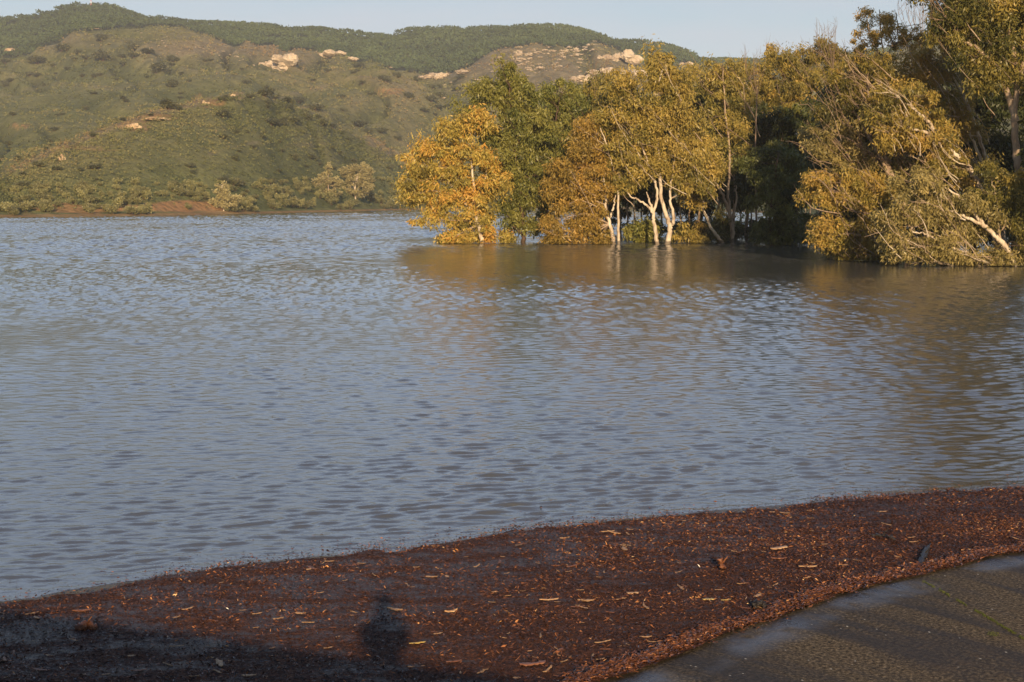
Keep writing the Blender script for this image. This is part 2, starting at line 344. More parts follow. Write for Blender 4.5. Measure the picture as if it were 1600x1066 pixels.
def tree(name, label, base, stems, lobes, pal, bark, cat='tree', group=None, dens=1.0, leaf=0.34, puff=1.0, r0=0.24, tint=0.5, seed=1, lowz=0.05, twigs=1.0, droop=.9, Y=None, rods=0, fill=1.0):
    """base (px,py); stems [[(px,py,dy),...],...] from the base up; lobes (px,py,rx,ry,dy) outline of the crown at the tree's own distance"""
    g = np.random.default_rng(seed)
    b = wp(*base) if Y is None else np.array([*(at(base[0], base[1], Y)[:2]), 0.0])
    Yb = b[1]; ms = Yb / F            # metres per photo pixel at the tree
    root = empty(name, (b[0], b[1], 0), label, cat, group)
    tb = Tubes(); tl = Tubes(); nodes = []
    for k, s in enumerate(stems):
        P = np.array([at(q[0], q[1], Yb + (q[2] if len(q) > 2 else 0)) for q in s])
        if k == 0: P[0, 2] = -0.6
        n = 6 * len(P); Q = spline(P, n); Q[1:-1] += g.normal(size=(n - 2, 3)) * 0.035
        ra = r0 * (1.0 if k == 0 else .72) * (1 - .72 * np.linspace(0, 1, n) ** .9) * (1 + .25 * np.exp(-np.linspace(0, 1, n) * 14) * (k == 0))
        tb.add(Q, ra, 8)
        nodes += [(q, r) for q, r in zip(Q[n // 4:], ra[n // 4:])]
    NP = np.array([q for q, r in nodes]); NRd = np.array([r for q, r in nodes])
    pc, ps, pt = [], [], []
    extra = []
    for lb in lobes:
        dy_ = lb[4] if len(lb) > 4 else 0
        extra.append((lb[0] + g.uniform(-.9, .9) * lb[2], lb[1] + g.uniform(-.9, 1.1) * lb[3], lb[2] * .75, lb[3] * .8, dy_ + g.uniform(.8, 3)))
    for k in range(rods):     # long thin bare boughs showing at the front of the foliage, slanting like the stems
        lb = lobes[int(g.integers(0, len(lobes)))]; fx = -(lb[2] * .9) * ms * g.uniform(.5, 1.1) + (lb[4] if len(lb) > 4 else 0)
        x0, y0 = lb[0] + g.uniform(10, 45), lb[1] + g.uniform(20, 55); x1, y1 = lb[0] - g.uniform(5, 30), lb[1] - g.uniform(5, 30)
        A1, A2 = at(x0, min(y0, base[1] - 4), Yb + fx * .5), at(x1, y1, Yb + fx); md = (A1 + A2) / 2 + g.normal(size=3) * .35
        Q = spline([A1, md, A2], 9); Q[1:-1] += g.normal(size=(7, 3)) * .03; w0 = g.uniform(.025, .06); (tb if g.random() < .45 else tl).add(Q, np.linspace(w0, .012, 9), 4)
        for j in range(3):
            q = Q[int(g.integers(3, 9))]; e2 = q + (A2 - A1) / np.linalg.norm(A2 - A1) * g.uniform(.5, 1.2) + g.normal(size=3) * .4; tl.add(spline([q, (q + e2) / 2 + g.normal(size=3) * .06, e2], 5), np.linspace(.02, .007, 5), 3)
    if fill < 1: extra = extra[: int(len(extra) * fill)]
    for li_, lb in enumerate(list(lobes) + extra):
        px, py, rx, ry = lb[:4]; dy = lb[4] if len(lb) > 4 else 0
        C = at(px, py, Yb + dy); rx *= ms * 1.12; ry *= ms * 1.22; rz = ry
        C[2] = max(C[2], rz * .5)
        # limb: from the best stem point below the lobe
        d = np.linalg.norm(NP - C, axis=1) + 1.6 * np.maximum(0, NP[:, 2] - C[2] + .3 * rz)
        i = int(np.argmin(d)); A = NP[i]; dist = np.linalg.norm(C - A)
        mid_ = (A + C) / 2 + np.array([0, 0, .12 * dist * (1 if C[2] > A[2] else -.4)]) + g.normal(size=3) * .08 * dist
        Q = spline([A, mid_, C], 9); ra = np.linspace(min(NRd[i] * .6, .025 + dist * .011), .015, 9); tl.add(Q, ra, 5)
        vol = rx * rz; npf = max(4, int(2.5 * vol / (puff * .8) ** 2 * dens))
        v = g.normal(size=(npf, 3)); v /= np.linalg.norm(v, axis=1)[:, None]; v *= (g.random(npf) ** .42)[:, None]
        P = C + v * [rx, min(rx, 1.2 * rz) * .9 + .3, rz]
        P[:, 2] = np.maximum(P[:, 2], lowz + .25)
        rr = puff * g.uniform(.45, 1.35, npf)
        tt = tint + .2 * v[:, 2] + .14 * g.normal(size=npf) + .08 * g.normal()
        pc.append(P); ps.append(np.stack([rr, rr, rr * g.uniform(.6, 1.25, npf)], 1)); pt.append(tt)
        for q in P[: int(npf * twigs)]:
            k = int(g.integers(3, 9)); A2 = Q[k]; m2 = (A2 + q) / 2 + g.normal(size=3) * .12 * np.linalg.norm(q - A2)
            W_ = spline([A2, m2, q], 6); tl.add(W_, np.linspace(max(ra[k] * .6, .014), .009, 6), 3)
    nt_ = sum(len(f) for f in tb.F); tb.V += tl.V; tb.F += [f + tb.n for f in tl.F]; to = tb.build('trunk', M[bark], root, b)
    to.data.materials.append(M['pale_bark' if bark == 'white_bark' else 'dark_bark' if bark == 'dark_bark' else 'twig'])
    to.data.polygons.foreach_set('material_index', (np.arange(len(to.data.polygons)) >= nt_).astype(np.int32))
    pc = np.concatenate(pc); ps = np.concatenate(ps); pt = np.concatenate(pt)
    asp = .3; leaf = leaf * 1.12; npl = int(np.clip(1.2 * puff ** 2 * 3.1 / (leaf * leaf * asp * .5), 12, 300))
    V, Fc, T = leaves(pc, npl, ps, leaf, asp, droop, pt, .13, seed, .7)
    if lowz is not None:
        bad = V[:, 2] < lowz; V[bad, 2] = lowz + .05 * np.abs(V[bad, 2] - lowz)
    mesh('crown', V - b, Fc, M[pal], root, attrs={'tint': T})
    return root

# ---------------------------------------------------------------- the flooded grove (about 145 m away)
G1 = 'eucalyptus trees of the flooded grove'
tree('eucalyptus_tree', 'golden orange tree at the left tip of the grove, lowest boughs touching the water', (752, 381),
     [[(756, 384), (748, 350), (742, 315), (738, 270), (735, 220)], [(748, 345), (718, 305), (690, 275), (668, 262)], [(752, 365, .5), (757, 300, 1), (760, 262, 1)]],
     [(738, 193, 34, 20), (700, 205, 28, 17), (668, 232, 26, 17), (718, 228, 30, 16), (655, 262, 22, 14), (690, 258, 28, 14), (635, 286, 22, 12), (672, 288, 26, 12), (712, 276, 30, 15), (745, 250, 30, 22), (650, 305, 20, 9), (690, 315, 32, 14), (735, 308, 34, 16), (772, 290, 20, 28), (672, 343, 26, 8), (712, 345, 26, 14), (752, 340, 30, 16), (722, 368, 22, 11), (762, 368, 26, 11), (698, 374, 10, 6), (790, 372, 12, 6)], 'gold', 'white_bark', group=G1, seed=11, tint=.62, leaf=.36, dens=1.1)
tree('eucalyptus_tree', 'tall green tree just right of the golden tree, on a short dark trunk', (816, 380),
     [[(816, 383), (819, 362), (816, 340), (812, 300), (806, 250), (800, 190), (795, 130)], [(816, 366), (802, 354), (796, 345)]],
     [(790, 116, 26, 17, 1), (765, 148, 32, 16, 1), (822, 148, 30, 18, 1), (735, 165, 22, 12, 2), (790, 160, 30, 16, 0), (800, 192, 36, 18, 0), (845, 200, 34, 22, 0), (765, 215, 28, 20, 2), (805, 235, 38, 20, 0), (845, 250, 28, 18), (790, 272, 30, 20), (832, 285, 34, 18), (800, 318, 24, 13), (838, 318, 22, 14), (795, 340, 14, 8), (825, 345, 14, 8)], 'green', 'dark_bark', group=G1, seed=12, tint=.72, rods=5)
tree('eucalyptus_tree', 'dark trunked green tree with one bare bough reaching level over the water', (857, 377),
     [[(858, 380), (856, 350), (852, 300), (862, 230), (872, 170)], [(857, 366), (846, 360), (832, 356), (824, 349)]],
     [(882, 146, 30, 16, 2), (852, 160, 30, 18, 2), (895, 180, 30, 20, 2), (868, 205, 36, 20), (900, 225, 28, 20, 1), (862, 245, 34, 20), (885, 275, 30, 18, 2), (852, 290, 28, 16), (868, 318, 24, 14), (850, 338, 12, 8)], 'green', 'dark_bark', group=G1, seed=13, tint=.6, rods=5)
tree('eucalyptus_tree', 'amber leaved tree with two straight white trunks, foliage hanging to the water', (964, 382),
     [[(962, 385), (953, 350), (946, 325), (948, 303), (940, 270)], [(967, 383), (966, 340), (965, 300), (955, 250), (938, 200)], [(952, 345), (958, 325), (962, 305)]],
     [(925, 205, 28, 16, 1), (905, 232, 28, 16), (945, 235, 28, 18, 1), (890, 262, 30, 16), (930, 266, 32, 16), (868, 292, 24, 13), (905, 292, 34, 14), (945, 292, 24, 12), (880, 322, 24, 11), (918, 322, 30, 12), (862, 345, 14, 10), (898, 350, 28, 14), (928, 352, 22, 13), (876, 370, 18, 8), (908, 372, 22, 8), (938, 373, 14, 7), (865, 376, 12, 5)], 'amber', 'white_bark', group=G1, seed=14, tint=.6, r0=.22, rods=4)
tree('eucalyptus_tree', 'white trunked tree with a long limb bent left, second trunk right of the amber tree', (1028, 382),
     [[(1029, 385), (1022, 350), (1021, 332), (1027, 305), (1020, 275), (1000, 220), (988, 165)], [(1021, 334), (1012, 322), (996, 312), (984, 306), (976, 288)], [(1020, 330), (1014, 312), (1010, 300)]],
     [(975, 128, 24, 16, 1), (955, 150, 22, 14, 1), (990, 165, 28, 18), (962, 190, 28, 18), (1000, 205, 30, 18), (965, 225, 26, 16), (990, 245, 32, 18), (965, 268, 24, 14), (1000, 275, 26, 13), (975, 292, 14, 8)], 'olive', 'white_bark', group=G1, seed=15, tint=.62, r0=0.21, rods=9)
tree('eucalyptus_tree', 'thickest white trunk of the grove forking low, carrying its tallest olive crown', (1040, 382),
     [[(1040, 385), (1047, 358), (1040, 335), (1032, 300), (1030, 240), (1022, 160), (1035, 110)], [(1045, 362), (1053, 342), (1047, 312), (1050, 280), (1060, 200)]],
     [(1042, 96, 24, 16, 1), (1015, 122, 26, 16), (1060, 120, 24, 16), (1035, 145, 30, 16), (1068, 160, 26, 18), (1015, 180, 28, 16), (1048, 190, 34, 18), (1080, 200, 24, 18, 1), (1025, 222, 30, 16), (1065, 232, 32, 18), (1035, 258, 32, 16), (1080, 262, 28, 16), (1055, 285, 24, 12), (1090, 290, 22, 12)], 'olive', 'white_bark', group=G1, seed=16, tint=.7, r0=0.28, rods=9)
tree('eucalyptus_tree', 'leaning tree whose bare curved trunk sweeps up to the left under yellow green leaves', (1134, 380),
     [[(1136, 381), (1122, 371), (1110, 354), (1101, 333), (1090, 319), (1082, 300), (1080, 260)], [(1098, 328), (1101, 312), (1104, 298)]],
     [(1088, 222, 26, 15, -1), (1102, 246, 26, 14, -1), (1078, 262, 28, 14, -1), (1108, 272, 24, 12, -1), (1085, 292, 26, 12, -1), (1072, 312, 18, 9, -1)], 'olive', 'white_bark', group=G1, seed=17, fill=.3, tint=.75, r0=0.20, rods=9)
tree('eucalyptus_tree', 'tree of several trunks fanning from one foot, left of the dark shaded tree', (1143, 378),
     [[(1144, 380), (1143, 350), (1137, 325), (1125, 296), (1110, 270), (1100, 250)], [(1142, 345), (1138, 300), (1140, 240), (1132, 160), (1130, 110)], [(1144, 342), (1150, 318), (1150, 290)], [(1140, 340), (1128, 330), (1118, 300)]],
     [(1132, 104, 24, 15, 2), (1105, 122, 22, 14, 2), (1152, 128, 24, 16, 2), (1125, 150, 30, 18, 1), (1160, 165, 26, 18, 2), (1112, 185, 28, 18, 1), (1145, 205, 30, 18, 1), (1118, 225, 24, 14), (1160, 235, 22, 14, 1), (1138, 262, 22, 10, 1)], 'olive', 'pale_bark', group=G1, seed=18, fill=.4, tint=.55, r0=0.25, rods=9)
tree('eucalyptus_tree', 'broad golden topped tree behind the dark shaded tree', (1215, 372),
     [[(1216, 374), (1212, 330), (1208, 280), (1215, 200), (1225, 120)], [(1212, 300), (1235, 220), (1262, 140)], [(1210, 290), (1190, 220), (1180, 160)]],
     [(1212, 92, 24, 13), (1240, 100, 24, 13), (1190, 118, 26, 14), (1225, 125, 32, 15), (1262, 122, 30, 16), (1178, 148, 28, 15), (1212, 160, 34, 16), (1250, 160, 34, 16), (1190, 188, 32, 14), (1232, 192, 34, 14), (1180, 215, 22, 12)], 'straw', 'pale_bark', group=G1, seed=19, tint=.4, r0=0.25, rods=9)
tree('eucalyptus_tree', 'rounded golden crown showing furthest right above the grove against the sky', (1285, 366),
     [[(1286, 368), (1280, 320), (1275, 240), (1278, 160), (1280, 100)]],
     [(1280, 78, 26, 13), (1255, 88, 20, 12), (1305, 92, 24, 14), (1285, 110, 32, 16), (1320, 120, 24, 16), (1265, 140, 28, 15), (1300, 150, 32, 18), (1280, 180, 36, 16), (1320, 185, 30, 18), (1290, 215, 30, 15)], 'straw', 'pale_bark', group=G1, seed=20, tint=.38, r0=0.25, rods=9)
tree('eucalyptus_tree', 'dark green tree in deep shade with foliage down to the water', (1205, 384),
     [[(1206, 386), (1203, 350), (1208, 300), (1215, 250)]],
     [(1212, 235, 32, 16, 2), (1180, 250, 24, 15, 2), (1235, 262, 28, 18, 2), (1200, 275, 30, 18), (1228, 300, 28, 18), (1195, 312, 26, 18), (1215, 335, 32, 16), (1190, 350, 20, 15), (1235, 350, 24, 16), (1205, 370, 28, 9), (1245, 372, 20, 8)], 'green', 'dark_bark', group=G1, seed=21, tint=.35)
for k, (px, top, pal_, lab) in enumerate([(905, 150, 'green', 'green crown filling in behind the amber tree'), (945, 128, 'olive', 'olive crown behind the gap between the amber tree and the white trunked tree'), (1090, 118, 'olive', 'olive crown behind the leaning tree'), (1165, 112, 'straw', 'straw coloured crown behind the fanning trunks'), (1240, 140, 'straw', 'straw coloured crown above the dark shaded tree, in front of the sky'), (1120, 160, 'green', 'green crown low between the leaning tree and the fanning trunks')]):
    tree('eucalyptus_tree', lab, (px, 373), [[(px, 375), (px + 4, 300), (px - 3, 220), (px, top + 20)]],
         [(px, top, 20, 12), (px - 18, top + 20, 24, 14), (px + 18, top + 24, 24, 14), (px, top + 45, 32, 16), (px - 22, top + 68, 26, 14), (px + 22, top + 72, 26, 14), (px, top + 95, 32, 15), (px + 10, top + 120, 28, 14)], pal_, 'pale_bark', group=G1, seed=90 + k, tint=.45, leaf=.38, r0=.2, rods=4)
# bushes at the waterline of the grove
def bush(label, base, lobes, pal, seed, **k):
    return tree('waterside_bush', label, base, [[(base[0], base[1]), (base[0] + 2, base[1] - 14)]], lobes, pal, 'dark_bark', cat='bush', group='bushes at the waterline of the grove', seed=seed, r0=.07, puff=.6, **k)
bush('green bush standing left of the two big white trunks', (1005, 380), [(1005, 348, 18, 9), (996, 362, 18, 9), (1012, 366, 17, 9), (1000, 375, 16, 5)], 'green', 31, tint=.8)
bush('yellow green bush at the foot of the thickest white trunk, on its right', (1075, 381), [(1072, 358, 14, 7), (1065, 370, 16, 8), (1085, 372, 15, 8)], 'olive', 32, tint=.7)
bush('small dark green bush in front of the fanning trunks', (1128, 379), [(1126, 335, 9, 8), (1124, 352, 10, 9), (1128, 368, 11, 8)], 'dark', 33, tint=.8)
bush('reddish brown bush in the shade between the white trunk and the leaning trunk', (1092, 376), [(1090, 355, 14, 10), (1100, 366, 12, 8), (1084, 366, 10, 8)], 'amber', 34, tint=.2)
bush('olive bush low on the water at the foot of the golden tree', (706, 380), [(704, 368, 10, 6), (716, 370, 12, 7), (690, 376, 5, 4)], 'olive', 35, tint=.4)
# slim trees deeper in the grove
gg = np.random.default_rng(5)
for k in range(34):
    px = 905 + k * 12.2 + gg.uniform(-5, 5); Yb = gg.uniform(152, 186); top = gg.uniform(150, 215)
    base_y = 314 + H * F / Yb; lean = gg.uniform(-9, 9)
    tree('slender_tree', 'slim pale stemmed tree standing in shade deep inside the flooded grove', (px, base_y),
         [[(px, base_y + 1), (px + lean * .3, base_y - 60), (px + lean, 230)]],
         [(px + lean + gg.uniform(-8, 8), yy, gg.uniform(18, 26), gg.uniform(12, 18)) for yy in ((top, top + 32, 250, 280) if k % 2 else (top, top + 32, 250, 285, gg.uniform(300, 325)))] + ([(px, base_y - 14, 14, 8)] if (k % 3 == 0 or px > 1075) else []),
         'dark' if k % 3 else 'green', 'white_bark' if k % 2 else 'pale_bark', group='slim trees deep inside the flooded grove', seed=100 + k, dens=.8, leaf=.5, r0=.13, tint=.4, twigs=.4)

# ---------------------------------------------------------------- the nearer mass at the right (about 95 m away)
G2 = 'leaning trees of the right hand bank'
RT = dict(group=G2, leaf=.25, puff=.78, dens=1.05, rods=22)
tree('leaning_tree', 'golden leaved tree trailing its lowest boughs out left over the water', (1425, 408),
     [[(1425, 410), (1410, 385), (1380, 350), (1345, 318), (1315, 300)], [(1415, 395), (1370, 372), (1325, 366), (1300, 370)], [(1405, 378), (1400, 330), (1385, 290)]],
     [(1282, 286, 22, 8), (1312, 282, 30, 11), (1350, 280, 34, 12), (1272, 305, 16, 7), (1300, 312, 26, 9), (1340, 312, 30, 12), (1380, 300, 32, 14), (1282, 358, 20, 7), (1310, 352, 26, 10), (1345, 345, 30, 12), (1280, 374, 18, 6), (1312, 378, 26, 9), (1345, 378, 30, 10), (1330, 395, 22, 6), (1375, 388, 30, 10), (1380, 350, 32, 14), (1365, 400, 24, 5)], 'straw', 'pale_bark', seed=41, tint=.68, **RT)
tree('leaning_tree', 'thick pale trunk leaning far left out of the water near the right edge', (1584, 416),
     [[(1590, 418), (1575, 392), (1558, 372), (1538, 354), (1515, 342), (1490, 331), (1465, 328)], [(1538, 354), (1520, 330), (1495, 305), (1470, 290)]],
     [(1522, 322, 32, 12), (1488, 308, 32, 13), (1545, 340, 24, 12), (1455, 322, 28, 12), (1500, 352, 28, 9, 1), (1470, 342, 28, 10), (1435, 338, 28, 12), (1450, 300, 30, 13), (1415, 322, 28, 12), (1400, 345, 28, 12), (1520, 368, 24, 8, 1), (1555, 395, 20, 8, 1), (1425, 285, 28, 12)], 'khaki', 'white_bark', seed=42, tint=.5, r0=.22, **dict(RT, rods=9))
tree('leaning_tree', 'low tree with a thin white trunk almost lying on the water, its twigs half bare', (1534, 416),
     [[(1536, 418), (1522, 404), (1500, 392), (1475, 382), (1445, 366), (1425, 362)], [(1495, 416), (1470, 411), (1445, 409), (1425, 412)], [(1480, 384), (1440, 386), (1400, 390)]],
     [(1490, 376, 24, 8), (1455, 380, 28, 9), (1420, 372, 28, 9), (1440, 395, 28, 7), (1395, 380, 24, 10), (1480, 398, 26, 7), (1405, 398, 22, 6), (1510, 402, 16, 6), (1560, 408, 20, 5), (1585, 404, 18, 7)], 'khaki', 'white_bark', seed=43, tint=.62, r0=.15, **dict(RT, rods=9))
tree('leaning_tree', 'tree with a long bare limb slanting up left amid the right hand trees', (1566, 410),
     [[(1568, 412), (1545, 330), (1520, 272), (1500, 248), (1474, 222), (1446, 186), (1420, 165), (1395, 158)], [(1474, 222), (1440, 205), (1405, 200)]],
     [(1395, 150, 30, 13), (1430, 150, 32, 14), (1375, 175, 30, 12), (1412, 190, 32, 13), (1450, 182, 28, 13), (1385, 212, 30, 12), (1425, 222, 32, 13), (1465, 212, 24, 12), (1490, 262, 26, 13), (1455, 258, 28, 12), (1520, 290, 24, 12), (1480, 232, 20, 10)], 'straw', 'white_bark', seed=44, tint=.62, r0=.24, **RT)
tree('leaning_tree', 'tree of long thin reddish boughs fanning down left in the middle left of the mass', (1500, 406),
     [[(1502, 408), (1480, 340), (1440, 280), (1400, 240), (1360, 210), (1318, 190)], [(1440, 280), (1395, 262), (1350, 240), (1300, 228)], [(1430, 270), (1390, 225), (1372, 195)]],
     [(1290, 205, 28, 11), (1322, 200, 28, 12), (1275, 232, 22, 10), (1310, 232, 32, 11), (1350, 228, 30, 12), (1300, 258, 26, 10), (1340, 258, 32, 11), (1380, 252, 30, 12), (1415, 258, 30, 13), (1350, 195, 26, 12), (1402, 285, 28, 11), (1440, 300, 28, 12)], 'khaki', 'twig', seed=45, tint=.55, r0=.2, **RT)
tree('leaning_tree', 'tall tree with several long thin white stems running close together up to the left', (1572, 404),
     [[(1574, 408), (1556, 300), (1538, 240), (1520, 185), (1500, 140), (1472, 92)], [(1545, 262), (1530, 215), (1512, 165), (1500, 120)], [(1550, 280), (1522, 225), (1505, 180), (1490, 130)]],
     [(1462, 88, 26, 13), (1432, 98, 28, 13), (1490, 112, 22, 13), (1455, 122, 30, 14), (1420, 125, 26, 12), (1485, 150, 24, 13), (1460, 160, 26, 13), (1505, 172, 16, 14), (1515, 205, 14, 13), (1498, 190, 14, 10), (1530, 262, 20, 12), (1395, 115, 26, 12), (1540, 300, 26, 14)], 'straw', 'white_bark', seed=46, tint=.66, r0=.2, **RT)
tree('leaning_tree', 'bushy golden crown between the grove and the leaning trees, sloping up to the right', (1440, 402),
     [[(1440, 404), (1420, 340), (1385, 250), (1360, 170), (1355, 120)], [(1400, 290), (1350, 200), (1320, 150)]],
     [(1330, 105, 26, 11), (1365, 100, 28, 13), (1305, 130, 24, 11), (1340, 132, 30, 13), (1378, 130, 28, 13), (1315, 160, 28, 12), (1350, 160, 30, 12), (1290, 172, 20, 10)], 'straw', 'pale_bark', seed=47, tint=.3, Y=104, **RT)
tree('sparse_tree', 'thin crowned tree with see-through leaves sticking up into the sky', (1420, 396),
     [[(1420, 398), (1400, 260), (1385, 130), (1378, 60), (1374, 15)], [(1384, 110), (1362, 60), (1352, 20)], [(1382, 95), (1402, 50), (1398, 15)]],
     [(1352, 22, 14, 12), (1392, 24, 16, 14), (1395, 50, 22, 14), (1370, 60, 20, 14), (1412, 66, 20, 14), (1350, 82, 18, 12), (1340, 60, 14, 12), (1375, 88, 24, 12), (1430, 60, 18, 14), (1440, 84, 22, 12), (1465, 60, 20, 14), (1475, 30, 16, 12)], 'straw', 'pale_bark', Y=112, seed=48, tint=.9, dens=.5, leaf=.2, puff=.5, r0=.11, group=G2, fill=.5)
tree('tall_tree', 'tallest tree, filling the top right corner and rising out of the frame', (1600, 400),
     [[(1600, 402), (1596, 300), (1588, 240), (1585, 180), (1590, 120), (1578, 60), (1560, -20), (1550, -160)], [(1588, 190), (1560, 110), (1528, 78), (1498, 60)], [(1590, 130), (1612, 60), (1620, -40)], [(1570, 20), (1520, -60), (1495, -120)]],
     [(1480, 60, 24, 13), (1500, 20, 30, 15), (1470, 38, 18, 10), (1520, 50, 24, 14), (1545, 15, 30, 18), (1585, 20, 30, 18), (1600, 60, 26, 20), (1560, 70, 22, 16), (1585, 105, 24, 18), (1555, 110, 16, 12), (1500, -20, 36, 20), (1550, -40, 40, 22), (1600, -40, 40, 24), (1480, -65, 34, 22), (1530, -100, 46, 24), (1590, -110, 44, 26), (1500, -140, 40, 26), (1550, -175, 44, 28), (1610, -170, 40, 28), (1525, -220, 40, 24), (1575, -240, 38, 22), (1440, -20, 20, 14), (1625, 140, 30, 26), (1470, -110, 30, 22), (1500, 85, 24, 16), (1535, 95, 24, 18), (1600, 20, 34, 24), (1570, 45, 30, 20), (1515, 5, 34, 20), (1540, 130, 18, 14)], 'olive', 'pale_bark', Y=99, seed=49, tint=.34, leaf=.28, puff=.9, dens=1.15, r0=.34, group=G2, rods=20)
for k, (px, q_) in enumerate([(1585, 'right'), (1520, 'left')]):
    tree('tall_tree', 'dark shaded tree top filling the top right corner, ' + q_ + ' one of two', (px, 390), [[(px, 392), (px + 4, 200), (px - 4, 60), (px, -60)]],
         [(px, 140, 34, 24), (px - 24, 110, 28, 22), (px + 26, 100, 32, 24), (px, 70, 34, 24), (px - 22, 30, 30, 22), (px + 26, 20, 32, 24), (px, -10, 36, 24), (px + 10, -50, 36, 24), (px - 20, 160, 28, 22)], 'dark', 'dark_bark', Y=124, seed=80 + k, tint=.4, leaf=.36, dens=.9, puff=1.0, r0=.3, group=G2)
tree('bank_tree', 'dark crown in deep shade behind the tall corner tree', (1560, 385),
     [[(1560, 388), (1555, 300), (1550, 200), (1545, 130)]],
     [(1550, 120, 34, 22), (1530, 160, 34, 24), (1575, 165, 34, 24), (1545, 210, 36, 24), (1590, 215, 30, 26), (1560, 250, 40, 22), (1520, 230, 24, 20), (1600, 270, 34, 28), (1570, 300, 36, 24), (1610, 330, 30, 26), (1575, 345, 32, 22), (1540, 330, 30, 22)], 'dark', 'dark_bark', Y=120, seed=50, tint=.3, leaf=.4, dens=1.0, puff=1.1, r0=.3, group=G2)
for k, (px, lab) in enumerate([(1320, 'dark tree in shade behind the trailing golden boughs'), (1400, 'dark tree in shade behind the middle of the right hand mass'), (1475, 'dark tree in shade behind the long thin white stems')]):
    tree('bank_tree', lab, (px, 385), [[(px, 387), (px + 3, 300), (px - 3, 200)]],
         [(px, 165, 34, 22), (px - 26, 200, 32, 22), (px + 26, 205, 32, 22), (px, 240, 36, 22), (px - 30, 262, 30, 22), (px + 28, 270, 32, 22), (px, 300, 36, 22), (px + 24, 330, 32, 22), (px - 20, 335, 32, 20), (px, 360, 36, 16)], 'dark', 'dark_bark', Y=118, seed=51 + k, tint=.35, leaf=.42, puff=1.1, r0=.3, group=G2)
tree('bank_bush', 'leafy bush with a few red shoots beside the pale trunk at the right edge', (1568, 414),
     [[(1568, 416), (1560, 340), (1550, 280)], [(1566, 360), (1590, 300)]],
     [(1545, 262, 16, 12), (1560, 282, 20, 12), (1540, 300, 22, 12), (1585, 285, 20, 14), (1575, 312, 26, 14), (1600, 320, 22, 16), (1590, 350, 24, 14), (1560, 340, 16, 10, 2), (1600, 385, 22, 14)], 'olive', 'pale_bark', cat='bush', group=G2, seed=55, tint=.3, leaf=.22, puff=.7, r0=.1)
# trees standing beyond the right edge, whose shade falls into the frame
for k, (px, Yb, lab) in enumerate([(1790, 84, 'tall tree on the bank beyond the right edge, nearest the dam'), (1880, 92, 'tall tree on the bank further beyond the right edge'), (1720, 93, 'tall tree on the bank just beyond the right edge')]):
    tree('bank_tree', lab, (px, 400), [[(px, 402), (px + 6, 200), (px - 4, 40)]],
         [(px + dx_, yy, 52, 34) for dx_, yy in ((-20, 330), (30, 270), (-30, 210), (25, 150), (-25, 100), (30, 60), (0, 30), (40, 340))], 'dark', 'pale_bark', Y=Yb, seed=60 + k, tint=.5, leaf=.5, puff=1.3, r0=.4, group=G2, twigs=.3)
def bare_tree(label, px, Yb, top, wpx, n, seed):
    g = np.random.default_rng(seed); b = np.array([*(at(px, 380, Yb)[:2]), 0.0])
    root = empty('bare_tree', b, label, 'tree', 'leafless trees rising above the foliage'); tb = Tubes()
    tb.add(spline([b + [0, 0, -.5], at(px - 3, 250, Yb), at(px, top + 75, Yb)], 12), np.linspace(.12, .05, 12), 6)
    A = at(px, top + 85, Yb)
    for k in range(n):
        e = at(px + g.uniform(-wpx, wpx), top + g.uniform(0, 22), Yb + g.uniform(-1.5, 1.5)); md = A * .45 + e * .55; md[0] += (e[0] - A[0]) * .3
        Q = spline([A, md, e], 10); tb.add(Q, np.linspace(.022, .007, 10), 4)
        for j in range(5):
            q = Q[int(g.integers(3, 9))]; e2 = q + np.array([g.uniform(-.7, .7), g.uniform(-.5, .5), g.uniform(.3, 1.5)])
            tb.add(spline([q, (q + e2) / 2 + [0.05, 0, -.05], e2], 5), np.linspace(.016, .005, 5), 3)
    tb.build('trunk', M['twig'], root, b)
bare_tree('grey leafless tree fanning above the rounded golden crown', 1302, 150, 26, 28, 14, 71)
bare_tree('small leafless tree above the golden topped tree', 1183, 150, 66, 22, 10, 72)
bare_tree('leafless twigs standing up against the sky right of the see-through tree', 1440, 125, -12, 38, 18, 73)
bare_tree('thin leafless stems above the left of the grove in front of the rocky peak', 935, 148, 78, 16, 10, 74)

# ---------------------------------------------------------------- things on the hills
def rock_mesh(seed, mat):
    """a ragged boulder cluster about 1 m in half width"""
    g = np.random.default_rng(seed); Vs, Fs, n0 = [], [], 0
    for k in range(int(g.integers(9, 15))):
        nu, nv = 14, 9
        th = np.linspace(0, 2 * math.pi, nu, endpoint=False); ph = np.linspace(.05, math.pi - .05, nv)
        d = np.stack([np.outer(np.sin(ph), np.cos(th)), np.outer(np.sin(ph), np.sin(th)), np.outer(np.cos(ph), np.ones(nu))], -1)
        r = 1 + .35 * vn(d[..., 0] * 1.7 + seed + 5 * k, d[..., 1] * 1.7 + d[..., 2] * 2.1, seed) + .14 * vn(d[..., 0] * 4 + k, d[..., 2] * 4 + d[..., 1] * 3, seed + 3)
        r = np.round(r * 5) / 5 * .6 + r * .4 + .16 * vn(d[..., 0] * 3 + k * 3, d[..., 1] * 3 + d[..., 2] * 5, seed + 7)
        s = g.uniform(.16, .42); cx_ = g.uniform(-.85, .85); c_ = np.array([cx_, g.uniform(-.5, .5), g.uniform(-.05, .45) * (1 - cx_ ** 2)])
        V = d * r[..., None] * [s * 1.1, s, s * g.uniform(.6, 1.05)] + c_
        i = np.arange(nv - 1)[:, None] * nu; j = np.arange(nu)[None]; j2 = (j + 1) % nu
        Vs.append(V.reshape(-1, 3)); Fs.append(np.stack([i + j, i + nu + j, i + nu + j2, i + j2], -1).reshape(-1, 4) + n0); n0 += nu * nv
    return np.concatenate(Vs), np.concatenate(Fs)
m = Mat('pale_rock'); n = m.noise(1.2, 6, .7, m.obj()); 
